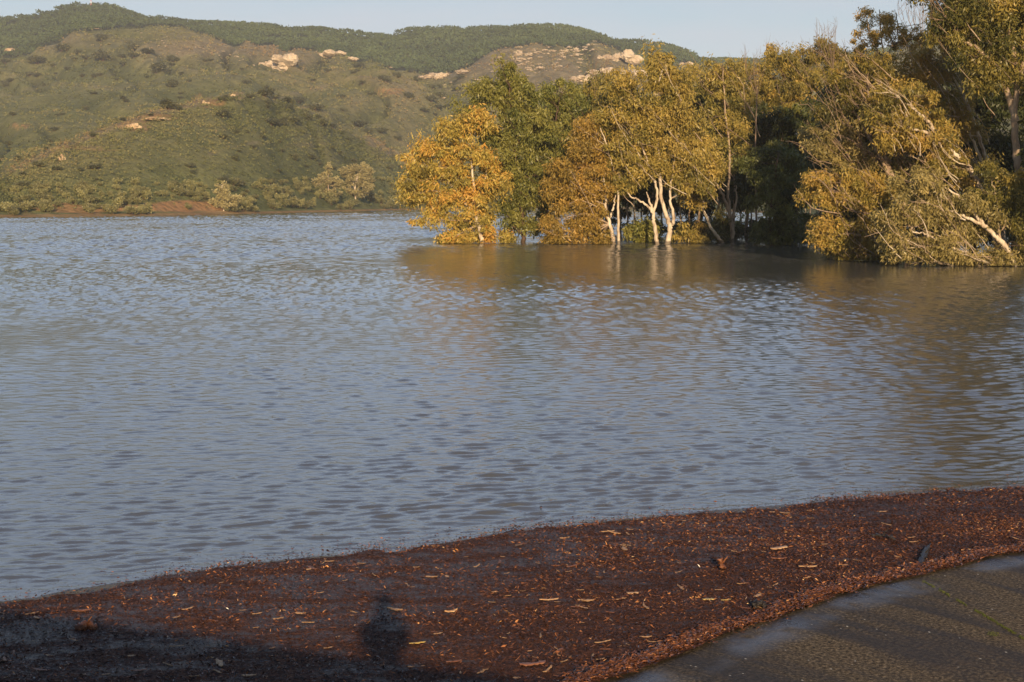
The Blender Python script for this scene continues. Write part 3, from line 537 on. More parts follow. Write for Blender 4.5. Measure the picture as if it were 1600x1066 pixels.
M['rock'] = m.done(m.bsdf(m.ramp(n, [(.3, (.17, .12, .085)), (.5, (.42, .33, .23)), (.7, (.6, .5, .37))]), .9, .2, m.bump(n, 1.0, .4)))
m = Mat('ochre_rock'); n = m.noise(1.2, 6, .7, m.obj())
M['ochre'] = m.done(m.bsdf(m.ramp(n, [(.3, (.17, .11, .065)), (.5, (.42, .3, .18)), (.7, (.55, .44, .28))]), .9, .2, m.bump(n, 1.0, .4)))
GR = 'pale rock outcrops on the hillsides'
protos = []
def rock(px, py, w_, h_, label, seed, mat='rock', group=GR):
    hh = hit(px, py + h_ * .6)
    if hh is None: return
    w_ *= 1.2; h_ *= 1.2; P = hh[0]; s = w_ * P[1] / F
    V, Fc = rock_mesh(seed, mat)
    o = mesh('rock_outcrop', V * [1, 1, h_ / w_ * 1.5], Fc, M[mat], smooth=False); o.location = P; o.scale = (s, s, s); o.rotation_euler[2] = seed * 1.3
    o.rotation_euler[2] = (seed % 5 - 2) * .25
    tag(o, label, 'rock', group); return o
rock(452, 95, 25, 15, 'largest pale boulder outcrop, on the brown crest left of the flat topped rock', 1)
rock(420, 98, 11, 8, 'pointed pale rock just left of the largest boulder outcrop', 2)
rock(523, 84, 19, 8, 'flat topped pale rock on the crest right of the largest outcrop', 3)
rock(546, 91, 10, 4, 'low pale slab at the right end of the flat topped rock', 4)
rock(500, 80, 5, 4, 'small pale rock standing left of the flat topped rock', 5)
rock(613, 104, 6, 5, 'small bright rock at the edge of the valley bushes', 6)
rock(678, 118, 20, 8, 'long arched pale rock low on the slope left of the grove', 7)
rock(727, 112, 15, 5, 'flat pale rock above and left of the grove', 8)
rock(963, 88, 24, 14, 'jagged pale rocky peak rising behind the grove', 9)
rock(938, 112, 22, 9, 'pale crag below and left of the rocky peak', 10)
rock(985, 112, 20, 9, 'pale crag below and right of the rocky peak', 12)
rock(910, 124, 16, 8, 'lowest pale crag left of the rocky peak', 13)
rock(1072, 99, 10, 6, 'pale rock showing over the grove right of the rocky peak', 14)
rock(1128, 97, 8, 4, 'small pale rock furthest right over the grove', 16)
rock(210, 197, 13, 7, 'ochre rock cluster lit on the ridge of the near spur', 17, 'ochre')
rock(245, 186, 16, 3, 'low ochre ledge up the near spur from the ochre cluster', 18, 'ochre')
rock(95, 246, 5, 6, 'bright ochre boulder low on the left of the near spur', 19, 'ochre')
rock(320, 160, 6, 5, 'ochre rock near the top of the near spur', 20, 'ochre')
rock(362, 149, 5, 4, 'ochre rock at the very top of the near spur', 21, 'ochre')
rock(157, 43, 6, 4, 'pink rock below the red and white mast', 22, 'ochre')
rock(30, 80, 16, 5, 'brown rock patch at the left edge under the pines', 23, 'ochre')
gr = np.random.default_rng(9)
base_rocks = []
for k in range(4):
    V, Fc = rock_mesh(200 + k, 'rock'); o = mesh('boulder', V, Fc, M['rock']); base_rocks.append(o)
cnt = 0
def scatter_rock(px, py, w_, lab, grp):
    global cnt
    hh = hit(px, py)
    if hh is None: return
    P = hh[0]; s = w_ * P[1] / F
    o = base_rocks[cnt] if cnt < 4 else link(base_rocks[cnt % 4].copy())
    cnt += 1
    o.location = P; o.scale = (s, s, s * gr.uniform(.5, .8)); o.rotation_euler = (0, 0, gr.uniform(0, 6))
    tag(o, lab, 'rock', grp)
for k in range(105):
    t = gr.random(); px = 690 + 240 * t; py = 128 - 58 * (t ** .8) + gr.normal() * 11
    if k % 2: px = 800 + gr.random() * 130; py = 66 + gr.random() ** 1.3 * 45 + (930 - px) * .12
    scatter_rock(px, py, gr.uniform(2.2, 7.5) if px > 790 else gr.uniform(1.4, 5.0), 'pale boulder strewn over the bare brown hill above the grove', 'boulders strewn over the bare brown hill')
for k in range(45):
    px = 215 + 190 * gr.random(); py = 44 + (px - 215) * .22 + gr.random() * 22
    scatter_rock(px, py, gr.uniform(.9, 3.0), 'small pale boulder on the brown slope below the left summit', 'boulders on the slope below the left summit')

# scrub (nobody could count it)
def scrub_pts(n, fn, seed):
    g = np.random.default_rng(seed); r = g.integers(16, NR - 9, n); c_ = g.integers(0, NC, n)
    P = TV[r, c_]; k = fn(r, c_, tpx[r, c_], tpy[r, c_], g) & (tpy[r, c_] < TPY[r, c_] + 1.5); return P[k] + g.normal(size=(k.sum(), 3)) * [1.5, 1.5, 0], r[k], c_[k]
P, r_, c_ = scrub_pts(120000, lambda r, c, x, y, g: (lay[r] > 3) & (lay[r] < 8.2) & (x > -350) & (x < 1400) & (g.random(len(r)) < .75 * (1 - .8 * np.clip(soil[r, c], 0, 1)) * (1 - .5 * np.clip(bare[r, c], 0, 1))), 3)
m = Mat('scrub'); c = m.ramp(m.attr('tint'), [(0, (.045, .052, .02)), (.35, (.1, .11, .042)), (.6, (.15, .145, .058)), (.8, (.2, .17, .078)), (1, (.2, .135, .072))])
M['scrub'] = m.done(m.bsdf(c, .9, .1))
P[:, 2] += .5; T0 = .5 + .22 * fbm(P[:, 0] / 60, P[:, 1] / 60, 40, 3) - .35 * gv[r_, c_] + .33 * np.clip(bare[r_, c_], 0, 1) - .2 * np.clip(green[r_, c_], 0, 1) + .05  # scrub tint carries the same painted gully shade and pale crests
szs = np.clip(P[:, 1] / 800, .45, 1.5)[:, None] * np.array([1.0, 1.0, .6])
V, Fc, T = leaves(P, 7, szs, 1.1 * np.clip(P[:, 1] / 1000, .4, 1.3), .7, -.3, T0, .12, 5)
tag(mesh('scrub', V, Fc, M['scrub'], attrs={'tint': T}), 'low brown and olive scrub covering the hillsides', 'scrub', kind='stuff')
# umbrella pines on the skyline: one far wood
P, r_, c_ = scrub_pts(150000, lambda r, c, x, y, g: (lay[r] > 8.9 - .8 * (x > 260)) & (lay[r] < 10.05) & (x > -380) & (x < 1750), 4)
P[:, 2] += 4.0
m = Mat('pine_crowns'); c = m.ramp(m.attr('tint'), [(0, (.025, .038, .016)), (.5, (.056, .08, .034)), (1, (.09, .118, .046))])
M['pine'] = m.done(m.bsdf(c, .9, .1))
print('pines', len(P))
V, Fc, T = leaves(P, 20, np.array([4.5, 4.5, 1.7]), 2.1, .8, -.6, .5 + .3 * vn(P[:, 0] / 70, P[:, 1] / 70, 8), .12, 6)
tag(mesh('pine_wood', V, Fc, M['pine'], attrs={'tint': T}), 'dense green pine wood covering the hilltops along the skyline', 'pine wood', kind='stuff')

# countable shrubs: copies of a few bushes
def bush_proto(name, seed, pal, h=.75, nleaf=900, leaf=.16):
    g = np.random.default_rng(seed); root = empty(name, (0, 0, -500))
    c_ = np.array([[g.uniform(-.55, .55), g.uniform(-.5, .5), g.uniform(.25, h)] for _ in range(11)]); sp = np.array([[g.uniform(.3, .48)] * 2 + [g.uniform(.25, .4)] for _ in range(11)])
    V, Fc, T = leaves(c_, nleaf // 11, sp, leaf, .7, .1, .45 + .35 * c_[:, 2] / h + .1 * g.normal(size=11), .15, seed)
    V[:, 2] = np.maximum(V[:, 2], -.1)
    tb = Tubes()
    for q in c_[:6]: tb.add(spline([(0, 0, -.3), q * [.4, .4, .5], q], 5), np.linspace(.05, .015, 5), 4)
    tb.build('trunk', M['dark_bark'], root, np.zeros(3)); mesh('crown', V, Fc, M[pal], root, attrs={'tint': T})
    return root
def copy_tree(o):
    c = link(o.copy())
    for ch in o.children: link(ch.copy(), c)
    return c
M['sage'] = leaf_mat('leaves_sage', [(0, (.05, .056, .024)), (.5, (.15, .15, .056)), (1, (.28, .25, .1))], .2, .25)
M['oak'] = leaf_mat('leaves_oak', [(0, (.03, .035, .016)), (.5, (.062, .068, .03)), (1, (.12, .115, .045))], .15, .2)
sage = [bush_proto('shore_shrub', 300 + k, 'sage') for k in range(4)]
oaks = [bush_proto('hill_oak', 310 + k, 'oak', .6) for k in range(3)]
used = {}
def place(pl, px, py, wpx, label, grp, cat, hs=1.0):
    hh = hit(px, py)
    if hh is None: return
    P = hh[0]; i = random.randrange(len(pl)); src = pl[i]
    o = copy_tree(src) if used.get(src.name) else src
    used[src.name] = True
    s = wpx / 2 * P[1] / F; o.location = (P[0], P[1], P[2] + .12 * s); o.scale = (s, s, s * hs); o.rotation_euler[2] = random.uniform(0, 6.28)
    tag(o, label, cat, grp); return o
gs = np.random.default_rng(17)
ns = 0
for k in range(300):
    px = gs.uniform(-60, 665); sh = float(np.interp(px, PX, shore)); t = gs.random()
    py = sh - 2 - t ** 1.25 * 46
    if 205 < px < 345 and py > 318 and gs.random() < .8: continue
    if 75 < px < 160 and py > 322 and gs.random() < .7: continue
    place(sage, px, py, gs.uniform(13, 30) * (1 - .25 * t), 'rounded grey green shrub in the dense belt along the far shore', 'shrubs along the far shore', 'shrub', gs.uniform(.8, 1.2)); ns += 1
for k, (px, py, wd) in enumerate([(160, 62, 24), (215, 76, 22), (232, 82, 18), (160, 92, 30), (140, 90, 14), (62, 98, 28), (12, 96, 16), (20, 126, 14), (10, 132, 10), (250, 110, 24), (273, 95, 18), (268, 135, 18), (262, 166, 30), (278, 166, 12), (192, 154, 12), (150, 148, 8), (330, 94, 12), (212, 88, 16), (100, 78, 26), (350, 180, 26),
     (415, 148, 22), (430, 153, 18), (455, 158, 22), (470, 160, 20), (498, 170, 24), (452, 169, 20), (425, 194, 22), (440, 192, 20), (460, 190, 22), (480, 186, 22), (505, 194, 22), (520, 198, 16), (560, 196, 20), (575, 206, 14), (595, 206, 16), (620, 216, 16), (556, 102, 20), (513, 110, 10), (604, 126, 16), (622, 118, 12), (652, 124, 14), (650, 110, 12), (590, 96, 14), (640, 92, 16), (680, 90, 14), (665, 100, 12), (630, 100, 10), (690, 150, 16), (675, 158, 18), (640, 150, 14), (715, 140, 16), (700, 166, 14), (660, 172, 12), (560, 112, 10), (722, 90, 10), (350, 215, 14), (300, 260, 16), (372, 290, 18), (345, 282, 16), (30, 290, 20), (150, 262, 16), (60, 258, 16), (475, 205, 12), (400, 230, 10), (90, 180, 9), (590, 245, 12), (610, 260, 12), (530, 150, 10), (520, 230, 10), (690, 76, 12), (740, 78, 14)]):
    for j in range(2):
        place(oaks, px + gs.normal() * 4 * j, py + 3 + gs.normal() * 1.5 * j, wd * gs.uniform(1.0, 1.5), 'dark round evergreen bush dotting the open hillside', 'evergreen bushes dotting the hillsides', 'bush', .75)

n_ = 0
while n_ < 125:
    px, py = gs.uniform(0, 730), gs.uniform(85, 292); hh = hit(px, py)
    if hh is None or py < np.interp(px, PX, crest) + 6 or (gv[hh[1], hh[2]] < .35 and gs.random() < .85): continue
    place(oaks, px, py, gs.uniform(9, 20), 'dark round evergreen bush dotting the open hillside', 'evergreen bushes dotting the hillsides', 'bush', .8); n_ += 1
# distinct trees of the far shore
def far_tree(label, px, py, lobes, pal, bark, seed, stems):
    hh = hit(px, py); P = hh[0]
    g = np.random.default_rng(seed); Yb = P[1]; ms = Yb / F
    root = empty('shore_tree', P, label, 'tree'); tb = Tubes(); pc = []; sp = []; tt = []
    for s in stems:
        Q = spline([P + [0, 0, -.5]] + [at(a_, b_, Yb) for a_, b_ in s], 10); tb.add(Q, np.linspace(.32, .1, 10), 5)
    for (x, y, rx, ry) in lobes:
        C = at(x, y, Yb); rx *= ms; ry *= ms; n = int(max(6, 2.4 * rx * ry / .8))
        v = g.normal(size=(n, 3)); v /= np.linalg.norm(v, axis=1)[:, None]; v *= (g.random(n) ** .4)[:, None]
        Pp = C + v * [rx, rx * .8, ry]; pc.append(Pp); sp.append(np.tile([1.0, 1.0, .7], (n, 1))); tt.append(.5 + .25 * v[:, 2])
        tb.add(spline([Q[6], (Q[6] + C) / 2 + [0, 0, .4], C], 6), np.linspace(.14, .05, 6), 4)
        for q in Pp[:5]: tb.add(spline([C, (q + C) / 2 + [0, 0, .2], q], 4), np.linspace(.06, .03, 4), 3)
    tb.build('trunk', M[bark], root, P)
    V, Fc, T = leaves(np.concatenate(pc), 60, np.concatenate(sp), .62, .55, .3, np.concatenate(tt), .18, seed)
    mesh('crown', V - P, Fc, M[pal], root, attrs={'tint': T})
far_tree('broad pale khaki tree with visible white limbs on the far shore', 555, 312, [(560, 262, 16, 10), (542, 268, 14, 9), (576, 272, 12, 12), (555, 280, 18, 10), (572, 292, 14, 10), (545, 296, 14, 9), (560, 302, 14, 6)], 'pale_leaf', 'white_bark', 401, [[(553, 290), (546, 265)], [(556, 285), (566, 262)]])
far_tree('low spreading khaki tree with one pointed top, left of the broad pale tree', 512, 310, [(513, 262, 6, 8), (510, 278, 14, 9), (498, 288, 12, 9), (522, 286, 14, 11), (505, 300, 16, 7), (525, 302, 12, 7)], 'pale_leaf', 'pale_bark', 402, [[(513, 290), (513, 262)]])
far_tree('tall greenish gold tree above the orange bank of the far shore', 348, 330, [(347, 290, 9, 8), (343, 302, 14, 9), (356, 308, 14, 10), (338, 316, 12, 8), (352, 320, 16, 7), (368, 312, 8, 8)], 'pale_leaf', 'white_bark', 403, [[(347, 310), (347, 290)]])

# mast on the left summit
hh = hit(148, 16)[0]; top = at(148, -1, hh[1])[2]; hm = top - hh[2]
mast = empty('radio_mast', hh, 'tiny red and white lattice mast on the left summit', 'mast')
m = Mat('red_paint'); M['red'] = m.done(m.bsdf((.55, .1, .07), .5)); m = Mat('white_paint'); M['wh'] = m.done(m.bsdf((.75, .72, .68), .5))
for k in range(5):
    tb = Tubes(); z0, z1 = hm * k / 5 - .5 * (k == 0), hm * (k + 1) / 5
    for q in ((-.45, -.45), (.45, -.45), (0, .5)): tb.add([(q[0], q[1], z0), (q[0], q[1], (z0 + z1) / 2), (q[0], q[1], z1)], [.13] * 3, 5)
    pts = [(-.45, -.45), (.45, -.45), (0, .5)]
    for j in range(3): tb.add([(*pts[j], z0), ((pts[j][0] + pts[(j + 1) % 3][0]) / 2, (pts[j][1] + pts[(j + 1) % 3][1]) / 2, (z0 + z1) / 2), (*pts[(j + 1) % 3], z1)], [.08] * 3, 4)
    tb.build('mast_section', M['red' if k % 2 == 0 else 'wh'], mast, np.zeros(3))
tb = Tubes(); tb.add([(0, 0, hm), (0, 0, hm + 1), (0, 0, hm + 2.2)], [.07, .05, .03], 5); tb.build('antenna', M['red'], mast, np.zeros(3))

# ---------------------------------------------------------------- debris edge, concrete contact line
OUT = [(-400, 985), (-200, 958), (0, 938), (60, 931), (100, 921), (200, 906), (300, 891), (400, 877), (500, 867), (620, 860), (660, 851), (720, 842), (800, 828), (850, 824), (950, 812), (1100, 797), (1250, 785), (1400, 771), (1600, 755), (1900, 735), (2300, 712)]
CON = [(-400, 2600), (500, 1400), (700, 1215), (850, 1110), (930, 1066), (1000, 1042), (1050, 1020), (1100, 1000), (1180, 975), (1260, 948), (1290, 934), (1330, 922), (1400, 904), (1480, 884), (1540, 870), (1600, 861), (1700, 846), (1900, 822), (2300, 785)]
op = wp(*np.array(OUT, float).T)[:, :2]; cp_ = wp(*np.array(CON[1:], float).T)[:, :2]
def side_out(x, y):   # >0: beyond the debris edge (open water); metres in y
    return y - np.interp(x, op[:, 0], op[:, 1])
CL = np.vstack([spline(np.c_[cp_, np.zeros(len(cp_))], 160)[:, :2]])
ct = np.gradient(CL, axis=0); ct /= np.linalg.norm(ct, axis=1)[:, None]; cn = np.stack([ct[:, 1], -ct[:, 0]], 1)    # towards the chute
k7 = np.ones(21) / 21; cn = np.stack([np.convolve(np.pad(cn[:, i], 10, mode='edge'), k7, 'valid') for i in (0, 1)], 1)
def s_con(x, y):      # signed metres into the concrete side
    x = np.asarray(x, float).ravel(); y = np.asarray(y, float).ravel(); r = np.empty(len(x))
    for a_ in range(0, len(x), 20000):
        d = (x[a_:a_ + 20000, None] - CL[:, 0]) ** 2 + (y[a_:a_ + 20000, None] - CL[:, 1]) ** 2; i = d.argmin(1)
        r[a_:a_ + 20000] = (x[a_:a_ + 20000] - CL[i, 0]) * cn[i, 0] + (y[a_:a_ + 20000] - CL[i, 1]) * cn[i, 1]
    return r

# ---------------------------------------------------------------- water
Yr = [9.5]
while Yr[-1] < 950:
    y = Yr[-1]; Yr.append(y + min(max(.034, y * .0024), .3 + max(0, y - 250) * .0016))
Yr = np.array(Yr + [1100., 1500.]); 
A_ = np.concatenate([np.linspace(-.62, -.4, 40)[:-1], np.linspace(-.4, .42, 800), np.linspace(.42, .75, 50)[1:]])
WY, WA = np.meshgrid(Yr, A_, indexing='ij'); WY = WY.astype(np.float32); WA = WA.astype(np.float32); WX = WY * WA
gw = np.random.default_rng(77); Z = np.zeros_like(WX)
wd = R(100)        # waves run roughly towards the camera, crests a little aslant
for lam_lo, lam_hi, n, slope in ((.13, .23, 48, .13), (.23, .42, 48, .1), (.42, 1.0, 14, .022)):
    for k in range(n):
        lam = math.exp(gw.uniform(math.log(lam_lo), math.log(lam_hi))); kk = 2 * math.pi / lam; th = wd + gw.normal() * .36
        amp = slope / kk * math.sqrt(2 / n); ph = gw.uniform(0, 6.28)
        arg = kk * (math.cos(th) * WX + math.sin(th) * WY) + ph
        res = np.clip((lam / (np.maximum(.034, WY * .0024)).clip(max=.3) - 2.6) / 2, 0, 1)      # drop waves the rows cannot carry
        Z += amp * res * np.sin(arg)
gust = 1 + .45 * fbm(WX / 14, WY / 22, 50, 3)
for k in range(34):
    lam = math.exp(gw.uniform(math.log(.34), math.log(.66))); kk = 2 * math.pi / lam; th = wd + gw.normal() * .42; amp = .13 / kk * math.sqrt(2 / 34)
    Z += amp * np.interp(Yr, [20, 36, 80, 125], [0, .75, .9, 0])[:, None].astype(np.float32) * np.sin(kk * (math.cos(th) * WX + math.sin(th) * WY) + gw.uniform(0, 6.28))
for k in range(26):    # beyond the near water the small ripples are carried by somewhat longer waves of the same steepness
    lam = gw.uniform(.95, 1.8); kk = 2 * math.pi / lam; th = wd + gw.normal() * .65; amp = .15 / kk * math.sqrt(2 / 26)
    Z += amp * np.interp(Yr, [80, 125], [0, 1])[:, None].astype(np.float32) * np.sin(kk * (math.cos(th) * WX + math.sin(th) * WY) + gw.uniform(0, 6.28))
gust = gust * (1 - .55 * np.clip((WA + .085) / .03, 0, 1) * np.clip((WY - 62) / 30, 0, 1) * np.clip((175 - WY) / 10, 0, 1))     # sheltered by the trees
Z *= gust
far_boost = np.interp(Yr, [9, 60, 150, 600], [1, 1.1, 1.1, 1.1])[:, None]; Z *= far_boost
so = side_out(WX, WY)
Z *= np.clip(.3 + so / 1.2, .3, 1)
Z = np.where(so < -.12, -.04, Z)
near = WY < 40
sc2 = np.full(WX.shape, -1.0); sc2[near] = s_con(WX[near], WY[near])
Wf = grid_faces(len(Yr), len(A_)); Wf = Wf[(sc2.ravel()[Wf] < .25).all(1)]
m = Mat('lake_water')
p = m.pos((1, 1, 1)); n1 = m.noise(5.5, 5, .62, m.pos((.8, 1.5, 1))); n2 = m.noise(1.1, 4, .6, m.pos((.6, 1.7, 1)))
nn = m.bump(n1, .42, .022); nn = m.bump(n2, .2, .05, nn)
c = m.ramp(m.noise(.05, 3, .5, p), [(.3, (.06, .061, .058)), (.7, (.072, .073, .068))])
M['water'] = m.done(m.bsdf(c, .05, .5, nn, 1.45))
water = mesh('lake_water', np.stack([WX, WY, Z], -1).reshape(-1, 3), Wf, M['water'], smooth=True)
tag(water, 'wind rippled blue grey reservoir water', kind='structure')

# ---------------------------------------------------------------- floating debris mat
mu = np.linspace(0, 1, 520); mv = np.linspace(0, 1, 220)
xs = np.interp(mu, np.linspace(0, 1, 3), [-9, 5, 24])
def inner_y(x):
    o = np.argsort(CL[:, 0]); return np.interp(x, CL[o, 0], CL[o, 1])
yo = np.interp(xs, op[:, 0], op[:, 1]) + .2 * fbm(xs * 1.3, xs * 0, 60, 4) + .12 * fbm(xs * 5, xs * 0, 61, 3)
yi = inner_y(xs) - .12 + .07 * fbm(xs * 1.7, xs * 0, 63, 4)
yi = np.minimum(yi, yo - .5)
MX = np.broadcast_to(xs, (220, 520)); MY = yo + (yi - yo) * mv[:, None]
edge = np.clip(np.minimum((yo - MY) / .5, 1), 0, 1)
MZ = -.012 + .026 * edge + (.008 * fbm(MX * 4, MY * 4, 64, 3) + .006 * vn(MX * 20, MY * 20, 65)) * edge + .015 * np.clip(1 - (MY - yi) / .45, 0, 1)
m = Mat('wet_debris'); p = m.pos()
n1 = m.noise(55, 3, .7, m.pos((.6, 1, 1))); n2 = m.noise(1.6, 8, .75, m.pos((.7, 1.6, 1))); n3 = m.noise(22, 4, .7, p)
c = m.ramp(n3, [(.3, (.012, .007, .006)), (.5, (.066, .027, .015)), (.68, (.145, .057, .027)), (.8, (.24, .1, .045))])
film = m.ramp(m.math('ADD', n2, m.math('MULTIPLY', m.attr('outer'), .12)), [(.54, 0.), (.66, .85)])
M['debris'] = m.done(m.bsdf(m.mix(m.math('MULTIPLY', film, .7), c, (.022, .016, .014)), m.mix(film, (.75,) * 3, (.22,) * 3), m.mix(film, (.1,) * 3, (.27,) * 3), m.bump(n1, 1.0, .045)))
dm = mesh('floating_debris', np.stack([MX, MY, MZ], -1).reshape(-1, 3), grid_faces(220, 520)[:, ::-1], M['debris'], smooth=True, attrs={'outer': np.clip(1 - 2.2 * np.abs(np.broadcast_to(mv[:, None], MX.shape) - .22), 0, 1).ravel()})
tag(dm, 'wet red brown mat of leaves and bark floating against the spillway', 'debris', kind='stuff')
# loose litter: far too many leaves to count, joined in one mass
gd = np.random.default_rng(88)
def mat_points(n, spill=.0):
    x = gd.uniform(-7.5, 13, n); y0 = np.interp(x, xs, yo); y1 = np.interp(x, xs, yi); t = gd.random(n)
    y = y0 + (y1 - y0) * t; k = y > 11.0; return x[k], y[k], (y0[k] - y[k])
def litter(x, y, z, ln, wd_, th, tilt, tint):
    n = len(x); d = np.stack([np.cos(th), np.sin(th), tilt], -1); q = np.stack([-np.sin(th), np.cos(th), gd.normal(size=n) * .55], -1)
    c0 = np.stack([x, y, z], -1); a_ = d * (ln / 2)[:, None]; b_ = q * (wd_ / 2)[:, None]
    bend = np.zeros((n, 3)); bend[:, 2] = ln * gd.uniform(-.02, .12, n)
    V = np.stack([c0 - a_, c0 - .3 * a_ + b_ + bend, c0 + a_, c0 + .2 * a_ - b_ + bend], 1).reshape(-1, 3)
    return V, np.arange(4 * n).reshape(-1, 4), np.repeat(tint, 4)
x, y, do = mat_points(190000)
dn = .5 + .5 * vn(x * .8, y * 1.6, 66) + .25 * vn(x * 3, y * 5, 67)
k = gd.random(len(x)) < np.clip(.5 + .45 * dn, .4, 1); x, y, do = x[k], y[k], do[k]
n = len(x); print('litter', n)
z = .018 + gd.random(n) * .012 - .02 * (do < .3)
tn = np.clip(gd.gamma(1.2, .15, n) * np.clip(.45 + .8 * dn[k], .4, 1.2), 0, 1)
V, Fc, T = litter(x, y, z, gd.uniform(.015, .06, n), gd.uniform(.005, .016, n), np.where(gd.random(n) < .5, gd.normal(size=n) * .5, gd.uniform(0, 6.28, n)), gd.normal(size=n) * .4, tn)
# rim of heaped litter along the concrete
n2_ = 15000; u = gd.uniform(20, 159, n2_); ui = u.astype(int); w_ = gd.normal(size=n2_) * .1 * (.5 + .5 * np.abs(vn(u * .6, u * 0, 69))) - .05 + .05 * fbm(u * .21, u * 0, 68, 3)
ui = np.clip(ui, 0, 158); fr = (u - ui)[:, None]; pc = CL[ui] * (1 - fr) + CL[ui + 1] * fr + cn[ui] * w_[:, None]
k = np.abs(w_ + .05) < .3; pc = pc[k]; n2_ = len(pc)
V2, F2, T2 = litter(pc[:, 0], pc[:, 1], .03 + gd.random(n2_) * .035, gd.uniform(.02, .08, n2_), gd.uniform(.006, .02, n2_), np.where(gd.random(n2_) < .6, .7 + gd.normal(size=n2_) * .4, gd.uniform(0, 6.28, n2_)), gd.normal(size=n2_) * .2, np.clip(.08 + gd.gamma(1.4, .12, n2_), 0, 1))
# loose leaves strayed off the mat on to the water and up the concrete
n3 = 2600; xq = gd.uniform(-7.5, 12, n3); yq = np.interp(xq, xs, yo) + gd.exponential(.22, n3) - .05
V3, F3, T3 = litter(xq, yq, .02 + 0 * xq, gd.uniform(.015, .06, n3), gd.uniform(.006, .016, n3), gd.uniform(0, 6.28, n3), gd.normal(size=n3) * .1, np.clip(gd.gamma(1.3, .12, n3), 0, .5))
m = Mat('leaf_litter'); c = m.ramp(m.attr('tint'), [(0, (.016, .009, .007)), (.15, (.066, .027, .015)), (.3, (.155, .06, .027)), (.5, (.28, .11, .044)), (.75, (.5, .23, .08)), (1, (.68, .43, .2))])
M['litter'] = m.done(m.bsdf(c, .25, .22))
tag(mesh('leaf_litter', np.concatenate([V, V2, V3]), np.concatenate([Fc, F2 + len(V), F3 + len(V) + len(V2)]), M['litter'], attrs={'tint': np.concatenate([T, T2, T3])}), 'wet brown leaf litter strewn thickly over the floating mat', 'leaf litter', kind='stuff')

# countable strips of bark
def strip_mesh(seed):
    g = np.random.default_rng(seed); n = 12; t = np.linspace(-1, 1, n)
    wd_ = (.16 + .26 * g.random()) * (1 - np.abs(t) ** 4 * g.uniform(.4, .95)) * (1 + .3 * g.normal(size=n)); cy = .1 * g.normal() * t ** 2 + .04 * g.normal(size=n); cz = .08 + .1 * g.random() * t ** 2
    ac = np.array([-1, -.5, 0, .5, 1]); P = []
    for i in range(n):
        for a_ in ac: P.append((t[i], cy[i] + a_ * wd_[i], cz[i] + .1 * (1 - a_ * a_) * g.uniform(.8, 1.2)))
    P = np.array(P); Pb = P - [0, 0, .035]; nc = 5
    top = grid_faces(n, nc); bot = top[:, ::-1] + len(P)
    e = []
    ring = [i * nc for i in range(n)] + [(n - 1) * nc + j for j in range(1, nc)] + [i * nc + nc - 1 for i in range(n - 2, -1, -1)] + [j for j in range(nc - 2, 0, -1)]
    for i_ in range(len(ring)):
        a_, b_ = ring[i_], ring[(i_ + 1) % len(ring)]; e.append((a_, b_, b_ + len(P), a_ + len(P)))
    return np.vstack([P, Pb]), np.concatenate([top, bot, np.array(e)])
bm_ = {}
for nm, st in (('tan', [(.3, (.22, .1, .04)), (.5, (.45, .25, .11)), (.7, (.62, .42, .22))]), ('rust', [(.3, (.09, .03, .012)), (.6, (.24, .09, .035)), (.8, (.34, .15, .06))]), ('black', [(.3, (.008, .006, .005)), (.7, (.025, .018, .014))]), ('yellow', [(.3, (.4, .22, .05)), (.6, (.62, .42, .1)), (.8, (.7, .55, .25))])):
    m = Mat('bark_' + nm); nn = m.noise(5, 5, .65, m.obj((.4, 3, 3))); bm_[nm] = m.done(m.bsdf(m.ramp(nn, st), .45, .4, m.bump(nn, .6, .1)))
sp_ = []
for k in range(8):
    V, Fc = strip_mesh(500 + k); o = mesh('bark_strip', V, Fc, bm_['tan' if k < 5 else 'rust'], smooth=True); o.location = (0, 12, -300); sp_.append(o)
usedb = set()
def strip(x, y, ln, i, th, label, grp='bark strips floating on the debris'):
    o = sp_[i] if i not in usedb else link(sp_[i].copy()); usedb.add(i)
    o.location = (x, y, .022); s = ln / 2; o.scale = (s, s * .8, s * .7); o.rotation_euler = (gd.normal() * .12, gd.normal() * .05, th)
    return tag(o, label, 'bark', grp)
nb = 0
while nb < 285:
    px, py = gd.uniform(0, 1600), gd.uniform(760, 1066)
    P = wp(px, py); 
    if side_out(P[0], P[1]) > -.25 or s_con([P[0]], [P[1]])[0] > -.12: continue
    if px < 500 and gd.random() < .5: continue
    i = int(gd.integers(0, 8))
    strip(P[0], P[1], min(.2, gd.gamma(1.8, .034) + .035), i, gd.normal() * .8, 'pale tan curl of bark afloat among the dark leaves' if i < 5 else 'rusty brown curl of bark afloat among the dark leaves', 'tan bark strips floating on the debris' if i < 5 else 'rusty bark strips floating on the debris'); nb += 1
def special(name, px, py, ln, mat, label, cat, th=0.0, seed=1, sy=.8, sz=.7, z=.024):
    V, Fc = strip_mesh(seed); P = wp(px, py); o = mesh(name, V * [ln / 2, ln / 2 * sy, ln / 2 * sz], Fc, bm_[mat], smooth=True); o.location = (P[0], P[1], z); o.rotation_euler = (0, 0, th); return tag(o, label, cat)
special('bark_strip', 1262, 889, .22, 'tan', 'longest thin tan stick lying level right of the upright stub', 'bark', .05, 601, .35)
special('bark_strip', 1107, 940, .14, 'yellow', 'pale yellow broad chip below the upright stub', 'bark', .1, 602, 1.6)
special('bark_strip', 1134, 941, .12, 'yellow', 'orange yellow chip right of the pale yellow broad chip', 'bark', .3, 603, 1.1)
special('bark_strip', 990, 930, .16, 'tan', 'broad grey tan bark plate among the brightest chips', 'bark', .2, 604, 1.3)
special('bark_strip', 858, 941, .22, 'tan', 'long tan bark slab left of the broad grey tan plate', 'bark', .2, 605, .8)
